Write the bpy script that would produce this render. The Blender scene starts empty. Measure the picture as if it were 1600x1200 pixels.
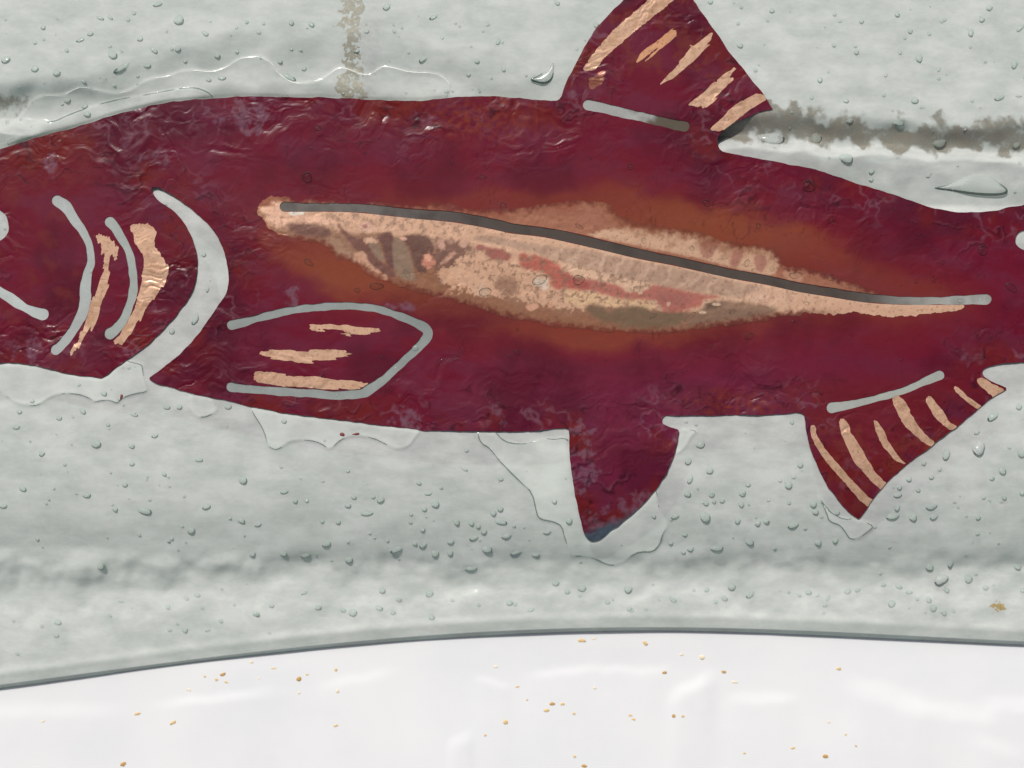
import bpy, math, random
import numpy as np
from mathutils import Vector
R = math.radians
scene = bpy.context.scene
COL = scene.collection

# ------------------------------------------------------------------ camera, sky, sun, exposure
S = 0.15e-3            # metres per photograph pixel at the level of the glass
CAMH = 0.40            # camera height above the glass
cam_d = bpy.data.cameras.new('camera'); cam = bpy.data.objects.new('camera', cam_d); COL.objects.link(cam)
cam.location = (0, 0, CAMH); cam.rotation_euler = (0, 0, 0)
cam_d.sensor_width = 36.0; cam_d.lens = 36.0 * CAMH / (1600 * S)
cam_d.clip_start = 0.01; cam_d.clip_end = 50
cam_d.dof.use_dof = True; cam_d.dof.focus_distance = CAMH - 0.0005; cam_d.dof.aperture_fstop = 5.6
scene.camera = cam

SUN_EL, SUN_AZ = 50.0, -22.0       # azimuth measured from the top of the picture (+Y), negative = to the left
sd = bpy.data.lights.new('sun', 'SUN'); so = bpy.data.objects.new('sun', sd); COL.objects.link(so)
sd.energy = 3.9; sd.angle = R(0.8); sd.color = (1.0, 0.965, 0.91)
v = Vector((math.sin(R(SUN_AZ)) * math.cos(R(SUN_EL)), math.cos(R(SUN_AZ)) * math.cos(R(SUN_EL)), math.sin(R(SUN_EL))))
so.rotation_euler = v.to_track_quat('Z', 'Y').to_euler()
w = bpy.data.worlds.new("World"); scene.world = w; w.use_nodes = True
nt = w.node_tree; bg = nt.nodes['Background']; sky = nt.nodes.new('ShaderNodeTexSky')
sky.sky_type = 'NISHITA'; sky.sun_disc = False; sky.sun_elevation = R(SUN_EL); sky.sun_rotation = R(SUN_AZ)
sky.altitude = 300; sky.dust_density = 4.0; sky.air_density = 0.7; sky.ozone_density = 0.6
hs = nt.nodes.new('ShaderNodeHueSaturation'); hs.inputs['Saturation'].default_value = .45
nt.links.new(sky.outputs[0], hs.inputs['Color']); nt.links.new(hs.outputs[0], bg.inputs[0]); bg.inputs[1].default_value = 0.092
scene.view_settings.view_transform = 'Standard'; scene.view_settings.look = 'None'
scene.view_settings.exposure = -0.18; scene.view_settings.gamma = 1.0
scene.render.engine = 'CYCLES'
cy = scene.cycles
cy.use_denoising = True; cy.max_bounces = 10; cy.transparent_max_bounces = 16; cy.transmission_bounces = 8
cy.caustics_refractive = True; cy.caustics_reflective = False; cy.sample_clamp_indirect = 4.0

# ------------------------------------------------------------------ helpers
TABLE_Z = -0.0104
def W(px, py, z):
    k = (CAMH - z) / CAMH * S
    return np.stack([(px - 800) * k, (600 - py) * k, np.broadcast_to(z, np.shape(px)).astype(float)], -1)

_rng = np.random.RandomState(7)
_perm = np.tile(_rng.permutation(256), 3)
_ga = _rng.rand(256) * 2 * np.pi
_gx, _gy = np.cos(_ga), np.sin(_ga)
def perlin(x, y, seed=0):
    x = np.asarray(x, float) + seed * 17.31; y = np.asarray(y, float) + seed * 9.77
    xi = np.floor(x).astype(int); yi = np.floor(y).astype(int)
    xf = x - xi; yf = y - yi
    u = xf * xf * xf * (xf * (xf * 6 - 15) + 10); vv = yf * yf * yf * (yf * (yf * 6 - 15) + 10)
    def g(ix, iy, dx, dy):
        h = _perm[(_perm[ix & 255] + iy) & 255]
        return _gx[h] * dx + _gy[h] * dy
    a = g(xi, yi, xf, yf); b = g(xi + 1, yi, xf - 1, yf)
    c = g(xi, yi + 1, xf, yf - 1); d = g(xi + 1, yi + 1, xf - 1, yf - 1)
    return ((a + u * (b - a)) * (1 - vv) + (c + u * (d - c)) * vv) * 1.5
def fbm(x, y, scale, seed=0, octv=4, gain=0.5, sx=1.0, sy=1.0):
    t = 0; a = 1.0; f = 1.0 / scale
    for k in range(octv):
        t = t + a * perlin(np.asarray(x) * f * sx, np.asarray(y) * f * sy, seed + k * 3); a *= gain; f *= 2.03
    return t
def sm(a, b, x):
    t = np.clip((x - a) / (b - a), 0, 1); return t * t * (3 - 2 * t)
def ease(ctrl, x):
    xs, ys = zip(*ctrl); return np.interp(x, xs, ys)
def smooth_poly(P, it=2):
    P = np.array(P, float)
    for _ in range(it):
        Q = np.roll(P, -1, 0)
        P = np.stack([P * .75 + Q * .25, P * .25 + Q * .75], 1).reshape(-1, 2)
    return P
def poly_sdf(P, x, y):
    P = np.asarray(P, float); x = np.asarray(x, float); y = np.asarray(y, float)
    d = np.full(x.shape, 1e18); ins = np.zeros(x.shape, bool)
    n = len(P)
    for i in range(n):
        ax, ay = P[i]; bx, by = P[(i + 1) % n]
        ex, ey = bx - ax, by - ay
        L = ex * ex + ey * ey
        if L < 1e-12: continue
        t = np.clip(((x - ax) * ex + (y - ay) * ey) / L, 0, 1)
        d = np.minimum(d, (x - ax - t * ex) ** 2 + (y - ay - t * ey) ** 2)
        if ay != by:
            c = ((ay > y) != (by > y)) & (x < (bx - ax) * (y - ay) / (by - ay) + ax)
            ins ^= c
    d = np.sqrt(d)
    return np.where(ins, -d, d)
def chain_sdf(C, x, y):
    x = np.asarray(x, float); y = np.asarray(y, float)
    d = np.full(x.shape, 1e9)
    for (ax, ay, ar), (bx, by, br) in zip(C[:-1], C[1:]):
        ex, ey = bx - ax, by - ay
        t = np.clip(((x - ax) * ex + (y - ay) * ey) / (ex * ex + ey * ey), 0, 1)
        d = np.minimum(d, np.hypot(x - ax - t * ex, y - ay - t * ey) - (ar + t * (br - ar)))
    return d
def fine_chain(C, n=4):
    C = np.array(C, float); t = np.arange(len(C)); out = []
    for i in range(len(C) - 1):
        p0, p1, p2, p3 = C[max(i - 1, 0)], C[i], C[i + 1], C[min(i + 2, len(C) - 1)]
        for k in range(n):
            u = k / n
            out.append(.5 * ((2 * p1) + (-p0 + p2) * u + (2 * p0 - 5 * p1 + 4 * p2 - p3) * u * u + (-p0 + 3 * p1 - 3 * p2 + p3) * u ** 3))
    out.append(C[-1]); return out

def mesh_obj(name, V, F, mat, parent=None, colors=None, smooth=True, attrs=None, normals=None):
    me = bpy.data.meshes.new(name)
    V = np.asarray(V, np.float32); F = np.asarray(F, np.int32)
    n = F.shape[1]
    me.vertices.add(len(V)); me.vertices.foreach_set('co', V.ravel())
    me.loops.add(F.size); me.loops.foreach_set('vertex_index', F.ravel())
    me.polygons.add(len(F)); me.polygons.foreach_set('loop_start', np.arange(0, F.size, n, dtype=np.int32))
    me.polygons.foreach_set('use_smooth', np.full(len(F), smooth))
    me.update(calc_edges=True); me.validate()
    if colors is not None:
        a = me.color_attributes.new('tint', 'FLOAT_COLOR', 'POINT')
        c = np.ones((len(V), 4), np.float32); c[:, :3] = colors; a.data.foreach_set('color', c.ravel())
    for k, arr in (attrs or {}).items():
        a = me.attributes.new(k, 'FLOAT', 'POINT'); a.data.foreach_set('value', np.asarray(arr, np.float32))
    for m in (mat if isinstance(mat, (list, tuple)) else [mat]): me.materials.append(m)
    if normals is not None:
        me.normals_split_custom_set_from_vertices(normals.tolist())
    o = bpy.data.objects.new(name, me); COL.objects.link(o)
    if parent: o.parent = parent
    return o
def empty(name, label, cat, group=None):
    o = bpy.data.objects.new(name, None); COL.objects.link(o); o.empty_display_size = .01
    o['label'] = label; o['category'] = cat
    if group: o['group'] = group
    return o

def sheet(name, x0, y0, x1, y1, step, sdf, zfn, mat, parent, colfn=None, skirt=0.0003, attrfn=None, select=None, snap=True):
    """A thin sheet filling sdf<0, on a regular grid whose border vertices are pulled on to the outline, with an edge turned down."""
    xs = np.arange(x0, x1 + step, step); ys = np.arange(y0, y1 + step, step)
    X, Y = np.meshgrid(xs, ys); D = sdf(X, Y)
    cx = (X[:-1, :-1] + X[1:, 1:]) / 2; cyy = (Y[:-1, :-1] + Y[1:, 1:]) / 2
    Dc = (D[:-1, :-1] + D[1:, :-1] + D[:-1, 1:] + D[1:, 1:]) / 4
    keep_all = Dc < 0
    keep = keep_all if select is None else keep_all & select(cx, cyy)
    if not keep.any(): return None
    if snap:
        k = np.zeros(X.shape, int)
        for a in (slice(0, -1), slice(1, None)):
            for b in (slice(0, -1), slice(1, None)): k[a, b] += keep_all
        edge = (k > 0) & (k < 4)
        gy, gx = np.gradient(D, step); g = np.hypot(gx, gy) + 1e-6
        mv = np.clip(D / g, -step, step)
        X = np.where(edge, X - mv * gx / g, X); Y = np.where(edge, Y - mv * gy / g, Y)
    H, Wd = X.shape
    idx = np.arange(H * Wd).reshape(H, Wd)
    Fq = np.stack([idx[1:, :-1][keep], idx[1:, 1:][keep], idx[:-1, 1:][keep], idx[:-1, :-1][keep]], 1)
    used, inv = np.unique(Fq, return_inverse=True); Fq = inv.reshape(Fq.shape)
    vx, vy = X.ravel()[used], Y.ravel()[used]
    z = zfn(vx, vy); V = W(vx, vy, z)
    e = np.concatenate([Fq[:, [0, 1]], Fq[:, [1, 2]], Fq[:, [2, 3]], Fq[:, [3, 0]]])
    key = np.sort(e, 1); uk, first, cnt = np.unique(key[:, 0].astype(np.int64) * (len(used) + 1) + key[:, 1], return_index=True, return_counts=True)
    be = e[first[cnt == 1]]
    # normals of the top from the height function (seamless between neighbouring parts)
    d_ = 0.6
    zx = (zfn(vx + d_, vy) - zfn(vx - d_, vy)) / (2 * d_ * S); zy = -(zfn(vx, vy + d_) - zfn(vx, vy - d_)) / (2 * d_ * S)
    N = np.stack([-zx, -zy, np.ones_like(zx)], 1); N /= np.linalg.norm(N, axis=1)[:, None]
    cols = colfn(vx, vy) if colfn else None
    at = attrfn(vx, vy) if attrfn else {}
    if skirt:
        bv, binv = np.unique(be, return_inverse=True); binv = binv.reshape(be.shape)
        n0 = len(V); n1 = len(bv)
        top = V[bv]; low = V[bv].copy(); low[:, 2] -= skirt
        V = np.concatenate([V, top, low]); a, b = binv[:, 0], binv[:, 1]
        Fs = np.stack([n0 + b, n0 + a, n0 + n1 + a, n0 + n1 + b], 1); Fq = np.concatenate([Fq, Fs])
        # sideways normals for the turned down edge
        nn = np.zeros((n1, 3)); d = top[b] - top[a]; en = np.stack([d[:, 1], -d[:, 0], np.zeros(len(d))], 1)
        np.add.at(nn, a, en); np.add.at(nn, b, en); nn[:, 2] += 1e-7; nn /= np.linalg.norm(nn, axis=1)[:, None]
        N = np.concatenate([N, nn, nn])
        if cols is not None: cols = np.concatenate([cols, cols[bv] * .8, cols[bv] * .8])
        at = {k_: np.concatenate([q, q[bv], q[bv]]) for k_, q in at.items()}
    return mesh_obj(name, V, Fq, mat, parent, cols, True, at, N)

def lin(*c):
    c = np.array(c, float) / 255
    return np.where(c <= .04045, c / 12.92, ((c + .055) / 1.055) ** 2.4)

# ------------------------------------------------------------------ materials
def newmat(name):
    m = bpy.data.materials.new(name); m.use_nodes = True
    return m, m.node_tree, m.node_tree.nodes['Principled BSDF']
def noise_node(t, scale, detail=6, rough=.6, vec=None):
    n = t.nodes.new('ShaderNodeTexNoise'); n.inputs['Scale'].default_value = scale; n.inputs['Detail'].default_value = detail
    n.inputs['Roughness'].default_value = rough
    if vec: t.links.new(vec, n.inputs['Vector'])
    return n
def objcoord(t): return t.nodes.new('ShaderNodeTexCoord').outputs['Object']
def bump(t, src, strength, dist, prev=None):
    b = t.nodes.new('ShaderNodeBump'); b.inputs['Strength'].default_value = strength; b.inputs['Distance'].default_value = dist
    t.links.new(src, b.inputs['Height'])
    if prev: t.links.new(prev, b.inputs['Normal'])
    return b.outputs[0]
def foil_mat(name, rough, coat, grain=.35, spec=.5, metallic=0.0, bump_d=.00003):
    m, t, p = newmat(name)
    a = t.nodes.new('ShaderNodeVertexColor'); a.layer_name = 'tint'; oc = objcoord(t)
    n = noise_node(t, 2600, 4, .7, oc); n2 = noise_node(t, 700, 6, .65, oc)
    ad = t.nodes.new('ShaderNodeMath'); ad.operation = 'ADD'; t.links.new(n.outputs[0], ad.inputs[0]); t.links.new(n2.outputs[0], ad.inputs[1])
    mr = t.nodes.new('ShaderNodeMapRange'); mr.inputs[1].default_value = .6; mr.inputs[2].default_value = 1.4
    mr.inputs[3].default_value = 1 - grain; mr.inputs[4].default_value = 1 + grain; t.links.new(ad.outputs[0], mr.inputs[0])
    mx = t.nodes.new('ShaderNodeVectorMath'); mx.operation = 'SCALE'; t.links.new(a.outputs[0], mx.inputs[0]); t.links.new(mr.outputs[0], mx.inputs['Scale'])
    t.links.new(mx.outputs[0], p.inputs['Base Color'])
    p.inputs['Roughness'].default_value = rough; p.inputs['Metallic'].default_value = metallic
    p.inputs['Specular IOR Level'].default_value = spec
    p.inputs['Coat Weight'].default_value = coat; p.inputs['Coat Roughness'].default_value = .28
    b = bump(t, n2.outputs[0], .6, bump_d); t.links.new(b, p.inputs['Normal'])
    return m
M_fish = foil_mat('oxidised_copper', .30, .05, .10, spec=.22, bump_d=.00002)
M_copper = foil_mat('bare_copper', .30, .10, .07, spec=.5, metallic=.35, bump_d=.00001)

def glass_sheet_mat():
    m, t, p = newmat('seedy_cast_glass'); oc = objcoord(t)
    a = t.nodes.new('ShaderNodeAttribute'); a.attribute_name = 'film'
    # cloudy colour of the cast glass
    mp = t.nodes.new('ShaderNodeMapping'); mp.inputs['Scale'].default_value = (.6, 1.15, 1); t.links.new(oc, mp.inputs['Vector'])
    n1 = noise_node(t, 150, 8, .66, mp.outputs[0]); n2 = noise_node(t, 420, 5, .65, oc)
    cr = t.nodes.new('ShaderNodeValToRGB'); cr.color_ramp.elements[0].position = .38; cr.color_ramp.elements[1].position = .62
    cr.color_ramp.elements[0].color = (.60, .612, .60, 1); cr.color_ramp.elements[1].color = (.695, .705, .69, 1)
    t.links.new(n1.outputs[0], cr.inputs[0])
    mix = t.nodes.new('ShaderNodeMix'); mix.data_type = 'RGBA'; t.links.new(a.outputs['Fac'], mix.inputs[0])
    t.links.new(cr.outputs[0], mix.inputs[6]); mix.inputs[7].default_value = (.80, .84, .795, 1)
    t.links.new(mix.outputs[2], p.inputs['Base Color'])
    p.inputs['Roughness'].default_value = .12; p.inputs['Specular IOR Level'].default_value = .12
    b = bump(t, n2.outputs[0], .12, .00003); n3 = noise_node(t, 1800, 3, .6, oc); b = bump(t, n3.outputs[0], .1, .00001, b)
    t.links.new(b, p.inputs['Normal'])
    tr = t.nodes.new('ShaderNodeBsdfTransparent'); tr.inputs[0].default_value = (.80, .86, .82, 1)
    fac = t.nodes.new('ShaderNodeMapRange'); fac.inputs[1].default_value = .35; fac.inputs[2].default_value = .65
    fac.inputs[3].default_value = .42; fac.inputs[4].default_value = .32; t.links.new(n1.outputs[0], fac.inputs[0])
    ms = t.nodes.new('ShaderNodeMixShader'); t.links.new(fac.outputs[0], ms.inputs[0])
    t.links.new(p.outputs[0], ms.inputs[1]); t.links.new(tr.outputs[0], ms.inputs[2])
    t.links.new(ms.outputs[0], t.nodes['Material Output'].inputs[0])
    return m
M_glass = glass_sheet_mat()
def edge_mat():
    m, t, p = newmat('green_glass_edge'); oc = objcoord(t); n = noise_node(t, 60, 5, .6, oc)
    cr = t.nodes.new('ShaderNodeValToRGB'); cr.color_ramp.elements[0].position = .35; cr.color_ramp.elements[1].position = .7
    cr.color_ramp.elements[0].color = (.17, .22, .19, 1); cr.color_ramp.elements[1].color = (.32, .46, .39, 1)
    t.links.new(n.outputs[0], cr.inputs[0]); t.links.new(cr.outputs[0], p.inputs['Base Color'])
    p.inputs['Roughness'].default_value = .18; p.inputs['Coat Weight'].default_value = .4
    return m
M_edge = edge_mat()
def clear_mat(name, col, rough=0.0):
    m, t, p = newmat(name); p.inputs['Base Color'].default_value = (*col, 1); p.inputs['Transmission Weight'].default_value = 1
    p.inputs['Roughness'].default_value = rough; p.inputs['IOR'].default_value = 1.42
    return m
M_bead = clear_mat('clear_bead', (.95, .97, .96), .02)
def half_clear(m, f, col):
    t = m.node_tree; p = t.nodes['Principled BSDF']; tr = t.nodes.new('ShaderNodeBsdfTransparent'); tr.inputs[0].default_value = (*col, 1)
    ms = t.nodes.new('ShaderNodeMixShader'); ms.inputs[0].default_value = f; t.links.new(p.outputs[0], ms.inputs[1]); t.links.new(tr.outputs[0], ms.inputs[2])
    t.links.new(ms.outputs[0], t.nodes['Material Output'].inputs[0])
half_clear(M_bead, .78, (.97, .98, .97))
def rim_mat(name, col, f):
    m, t, p = newmat(name); p.inputs['Base Color'].default_value = (*col, 1); p.inputs['Roughness'].default_value = .1; half_clear(m, f, (.9, .95, .93)); return m
M_bubshade = rim_mat('bubble_shade_green', (.07, .12, .10), .22); M_rimf = rim_mat('bubble_rim_brown', (.09, .06, .055), .35)  # the green one paints the shaded crescent of bubbles on open glass
M_bub, _t, _p = newmat('bubble_glass'); _p.inputs['Base Color'].default_value = (.56, .62, .59, 1); _p.inputs['Roughness'].default_value = .08
_p.inputs['Specular IOR Level'].default_value = .25
half_clear(M_bub, .80, (.93, .97, .95))
def flat_mat(name, c0, c1, scale=900, rough=.8):
    m, t, p = newmat(name); oc = objcoord(t); n = noise_node(t, scale, 5, .65, oc)
    cr = t.nodes.new('ShaderNodeValToRGB'); cr.color_ramp.elements[0].position = .35; cr.color_ramp.elements[1].position = .65
    cr.color_ramp.elements[0].color = (*c0, 1); cr.color_ramp.elements[1].color = (*c1, 1)
    t.links.new(n.outputs[0], cr.inputs[0]); t.links.new(cr.outputs[0], p.inputs['Base Color']); p.inputs['Roughness'].default_value = rough
    return m
M_table = flat_mat('white_glazed_surface', (.715, .725, .74), (.75, .755, .762), 34, .16)

# ------------------------------------------------------------------ outlines of the fish (photograph pixels)
BODY = [(-60,246),(-30,240),(0,233),(25,225),(50,217),(75,210),(100,204),(125,197),(150,189),(175,180),(200,174),(225,168),(250,162),(275,158),(300,156),(330,154),(350,152),(400,150),(440,152),(500,152),(550,154),(600,157),(640,157.5),(665,157),(700,153),(730,150.5),(760,150),(800,152),(840,156),(868,158),(876,154),
 (880,140),(890,118),(903,92),(915,70),(930,45),(945,30),(960,14),(974,0),(986,-14),(1010,-34),(1045,-42),(1065,-30),(1083,0),(1090,8),(1105,32),(1125,60),(1150,95),(1175,125),(1195,150),(1208,171),(1208,171),
 (1195,173),(1180,178),(1155,188),(1140,197),(1128,206),(1121,214),(1120,224),(1124,232),(1131,238),(1150,241),(1175,246),(1200,251),(1225,255),(1250,260),(1280,266),(1310,277),(1340,287),(1370,296),(1390,302),(1410,309),(1440,320),(1470,328),(1500,332),(1530,332),(1560,328),(1580,323),(1600,320),(1640,306),(1680,280),
 (1690,600),(1640,570),(1600,566),(1570,568),(1550,571),(1538,575),(1534,581),(1537,588),(1545,594),(1557,599),(1574,606),(1574,608),(1560,615),(1545,625),(1530,638),(1510,655),(1490,671),(1470,685),(1450,701),(1430,716),(1410,731),(1390,749),(1370,772),(1355,794),(1342,812),(1341,812),(1320,795),(1305,775),(1290,755),(1278,730),(1268,708),(1261,680),(1258,660),(1257,649),(1252,645),(1240,645),(1220,648),(1200,648),
 (1150,648),(1100,649),(1050,649),(1040,649),(1034,654),(1034,660),(1040,665),(1052,668),(1062,671),(1061,680),(1057,700),(1050,720),(1040,742),(1028,760),(1010,782),(990,802),(970,818),(950,832),(938,842),(930,846),(922,846),(915,840),(910,825),(905,805),(900,780),(895,750),(891,720),(889,700),(890,680),(889,671),(884,668),(870,669),(850,671),(820,674),
 (750,674),(700,674),(670,673),(650,671),(620,667),(590,664),(560,660),(530,656),(500,652),(470,649),(440,644),(400,637),(375,631),(350,625),(320,619),(290,613),(260,604),(240,597),(232,592),(232,591),
 (245,581),(262,570),(280,554),(295,539),(310,521),(325,501),(340,478),(351,462),(357,448),(357,432),(355,412),(350,392),(343,376),(330,356),(315,340),(300,326),(280,312),(262,300),(250,293),(243,291),(236,294),(236,300),(242,309),(254,318),(270,328),(285,345),(295,360),(303,378),(307,395),(308,415),(307,432),(303,450),(295,466),(285,480),(270,499),(255,515),(235,535),(215,551),(195,565),(177,577),(166,587),(158,591),(150,590),(125,587),(100,583),(75,576),(50,570),(20,567),(0,567),(-60,572)]
BODY = smooth_poly(BODY, 1)
SLOTS = [
 [(89,313,8.5),(103,323,9),(116,343,7.5),(131,365,6.5),(140,387,6),(142,410,6),(137,427,7),(133,450,9),(133,470,9),(126,495,8),(111,520,7.5),(95,540,8),(87,546,8.5)],
 [(172,347,8.5),(180,356,7.5),(189,372,6.5),(200,390,6.3),(205,410,6.3),(208,430,6.3),(209,445,6.3),(207,460,7),(202,478,6.5),(192,500,7),(180,515,8),(172,521,9)],
 [(-30,432,8),(-5,453,8),(12,463,8),(25,472,8),(40,481,7),(52,487,8),(66,491,10)],
 [(919,164,8.5),(945,169,8),(975,177,8),(1000,182,7.5),(1030,189,7.5),(1055,195,7.5),(1069,198,8)],
 [(445,323,7.5),(480,324,6.5),(520,324,6.5),(560,325,7),(600,329,7),(650,334,7.5),(700,338,8),(740,344,8),(780,352,8),(800,357,7.5),(850,363,7.3),(900,373,8),(950,385,7.5),(1000,397,7.5),(1050,407,7),(1100,418,7),(1150,429,7),(1200,438,7),(1250,449,7),(1300,457,7),(1350,465,7),(1400,469,6.5),(1450,470,6),(1500,469,7),(1520,468,8),(1541,468,8.5)],
 [(362,507,8),(380,504,7),(400,498,5.8),(430,490,6),(460,484,6),(500,479.5,6),(540,478,5.6),(580,481,5.6),(605,487,5.8),(625,494,6.2),(650,504,7),(664,512,7.5),(669,521,7.5),(662,534,7.5),(650,546,6.8),(635,560,6.5),(620,574,6.3),(605,588,6.5),(590,600,7.5),(572,612,8),(562,615,7.5),(540,617,6.8),(525,617.5,6.5),(500,616,6.5),(450,612.5,6.5),(400,609,6.2),(380,607,6.5),(362,605,8)],
 [(1300,637,8.5),(1320,634,7),(1350,627.5,5.6),(1400,614,5.5),(1430,603,5.5),(1450,594,6.5),(1468,587,7.5)],
 [(1603,375,16),(1660,370,14)],
 [(-12,350,25),(-12,353,26)],
]
SLOTS = [fine_chain(s, 3) for s in SLOTS]
LATERAL = SLOTS[4]
_wob = lambda x, y: fbm(x, y, 22, 31, 2) * 1.0
def fish_sdf(x, y):
    d = poly_sdf(BODY, x, y)
    for s in SLOTS: d = np.maximum(d, -chain_sdf(s, x, y))
    return d + _wob(x, y)
# cached coarse distance to the fish outline without its slots, used by colours and the glass
_cx = np.arange(-200, 1804, 4.0); _cy = np.arange(-200, 1304, 4.0); _CX, _CY = np.meshgrid(_cx, _cy)
_CD = poly_sdf(BODY, _CX, _CY)
def bilinear(G, x, y):
    fx = np.clip((np.asarray(x) + 200) / 4, 0, G.shape[1] - 1.001); fy = np.clip((np.asarray(y) + 200) / 4, 0, G.shape[0] - 1.001)
    i = fx.astype(int); j = fy.astype(int); u = fx - i; v_ = fy - j
    return (G[j, i] * (1 - u) + G[j, i + 1] * u) * (1 - v_) + (G[j + 1, i] * (1 - u) + G[j + 1, i + 1] * u) * v_

# ------------------------------------------------------------------ shape of the slumped glass
FILMS = [
 [(-20,600),(0,614),(15,622),(25,630),(45,634),(60,633),(70,625),(90,615),(120,615),(140,622),(148,629),(155,626),(172,625),(183,631),(190,622),(210,615),(232,612),(226,600),(220,560),(0,540)],
 [(297,626),(298,645),(315,654),(342,642),(335,632),(322,610),(300,610)],
 [(392,640),(402,656),(412,672),(419,698),(430,703),(440,699),(452,689),(475,687),(495,690),(508,697),(514,703),(519,700),(530,688),(550,680),(580,683),(605,695),(620,703),(640,697),(650,681),(655,677),(650,640),(400,620)],
 [(745,670),(750,692),(765,700),(780,720),(800,740),(815,755),(832,770),(838,800),(842,811),(865,815),(878,822),(882,840),(890,862),(893,869),(915,869),(930,873),(945,881),(958,884),(975,879),(985,869),(1000,862),(1020,863),(1032,850),(1035,835),(1046,819),(1035,805),(1028,790),(1026,765),(1010,740),(900,720),(889,688),(880,684),(865,687),(850,684),(835,690),(820,694),(800,693),(785,688),(770,670)],
 [(1050,712),(1064,706),(1074,694),(1080,681),(1092,673),(1070,671),(1055,672)],
 [(1275,770),(1290,790),(1300,803),(1320,812),(1335,810),(1345,813),(1362,820),(1365,824),(1350,835),(1340,842),(1328,843),(1320,830),(1312,820),(1295,815),(1292,802)],
 [(-60,215),(0,202),(25,190),(40,172),(50,158),(65,149),(80,149),(100,149),(115,140),(127,136),(150,140),(180,147),(205,141),(220,130),(235,123),(265,119),(280,112),(300,109),(330,113),(355,105),(372,92),(390,89),(405,88),(425,98),(432,112),(450,126),(465,131),(500,127),(515,115),(530,105),(545,108),(565,117),(580,116),(592,107),(600,103),(620,107),(640,113),(680,114),(695,122),(705,134),(690,165),(300,190),(-60,260)],
 [(0,225),(40,208),(50,196),(62,188),(80,192),(110,178),(150,164),(190,154),(240,146),(275,139),(300,136),(320,141),(335,152),(330,172),(60,240)],
]
FILMS = [smooth_poly(f, 1) for f in FILMS]
_F = [poly_sdf(f, _CX, _CY) for f in FILMS]
_FILMD = np.full(_CX.shape, 1e9)
for f in _F[:7]: _FILMD = np.minimum(_FILMD, f)
def film_d(x, y): return bilinear(_FILMD, x, y)
def film2_d(x, y): return bilinear(_F[7], x, y)

TR_Y = [(-300,190),(0,186),(60,182),(160,168),(260,140),(360,118),(480,118),(620,128),(760,150),(850,170),(980,188),(1130,214),(1250,218),(1350,226),(1450,232),(1600,236),(1800,240)]
TR_A = [(-300,1.1),(0,1.1),(60,1.0),(150,.8),(240,.5),(340,.45),(480,.5),(620,.4),(780,.42),(900,.25),(1000,.45),(1130,1.0),(1600,.95),(1800,1.0)]
TR_W = [(-300,60),(0,66),(160,60),(340,70),(620,80),(850,60),(1000,46),(1150,42),(1600,46),(1800,50)]
def roll(y, c2=900.0):
    return sum(roll1(np.asarray(y) + o_, c2) for o_ in (-22, -13, -5, 5, 13, 22)) / 6
def roll1(y, c2):      # the plate rolls over more and more steeply towards the viewer's side, then the flange rises
    q = np.clip((y - (c2 - 290)) / 290, 0, 1)
    return np.where(y < c2, 0.0090 * q ** 3.3, 0.0090 - .0016 * sm(0, 1, (y - c2) / 60))
def open_glass(x, y):       # 1 on the open glass, 0 under the middle of the fish
    k = sm(-34, -8, bilinear(_CD, x, y))
    return np.maximum(k, .8 * sm(960, 1010, x) * sm(1100, 1080, x) * sm(230, 215, y))
def trough(x, y):
    jag = fbm(x, y, 60, 3, 2, .45, .8, 1)
    a = ease(TR_A, x); c = ease(TR_Y, x) + jag * 9; wd = ease(TR_W, x)
    rise = np.maximum(sm(90, 20, x), sm(960, 1060, x))
    up = np.where(y < c, sm(0, 1, (y - (c - wd)) / wd) ** 1.0, 1 - rise * sm(0, 1, (y - c) / 22))
    t = -a * 0.0034 * wd / 45 * .85 * up
    t = t * sm(330, 230, y)
    t = t - (.0028 + .0030 * sm(950, 800, x)) * np.clip(a + .35, 0, 1) * sm(8, 100, y - c) * np.maximum(sm(290, 200, y), sm(1180, 1260, x) * sm(345, 320, y))
    t = t * open_glass(x, y)
    k = sm(850, 892, y)
    c2 = 900 + k * (fbm(x, y, 110, 14, 3, .55) * 20 + 20 * sm(500, 0, x) + fbm(x, y, 34, 15, 2, .5) * 5)
    return t - roll(y, c2)
def zone(x, y):      # where the surface is broken up
    a = ease(TR_A, x); c = ease(TR_Y, x)
    return np.clip(a * np.exp(-((y - c + 5) / 34) ** 2) + .8 * np.exp(-((y - 905) / 36) ** 2), 0, 1)
def base_h(x, y):
    return 0.00035 * fbm(x, y, 420, 21, 2) - 0.0006 * sm(930, 1080, y)
def glass_h(x, y):
    zo = zone(x, y)
    h = base_h(x, y) + trough(x, y)
    h = h + 0.00016 * fbm(x, y, 120, 40, 2, .4, .6, 1.3) + .000022 * zo * fbm(x, y, 22, 44, 2, .5)
    d = film_d(x, y); out = sm(0, 5, bilinear(_CD, x, y))
    h = h + out * (0.00017 * sm(2.0, -2.0, d) + 0.00009 * np.exp(-(d / 2.4) ** 2))
    d2 = film2_d(x, y); h = h + out * 0.00018 * sm(1.8, -1.8, d2)
    return h
def wr_amp(x, y):
    d = bilinear(_CD, x, y)
    return .22 + .78 * sm(-125, -40, d)
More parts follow.
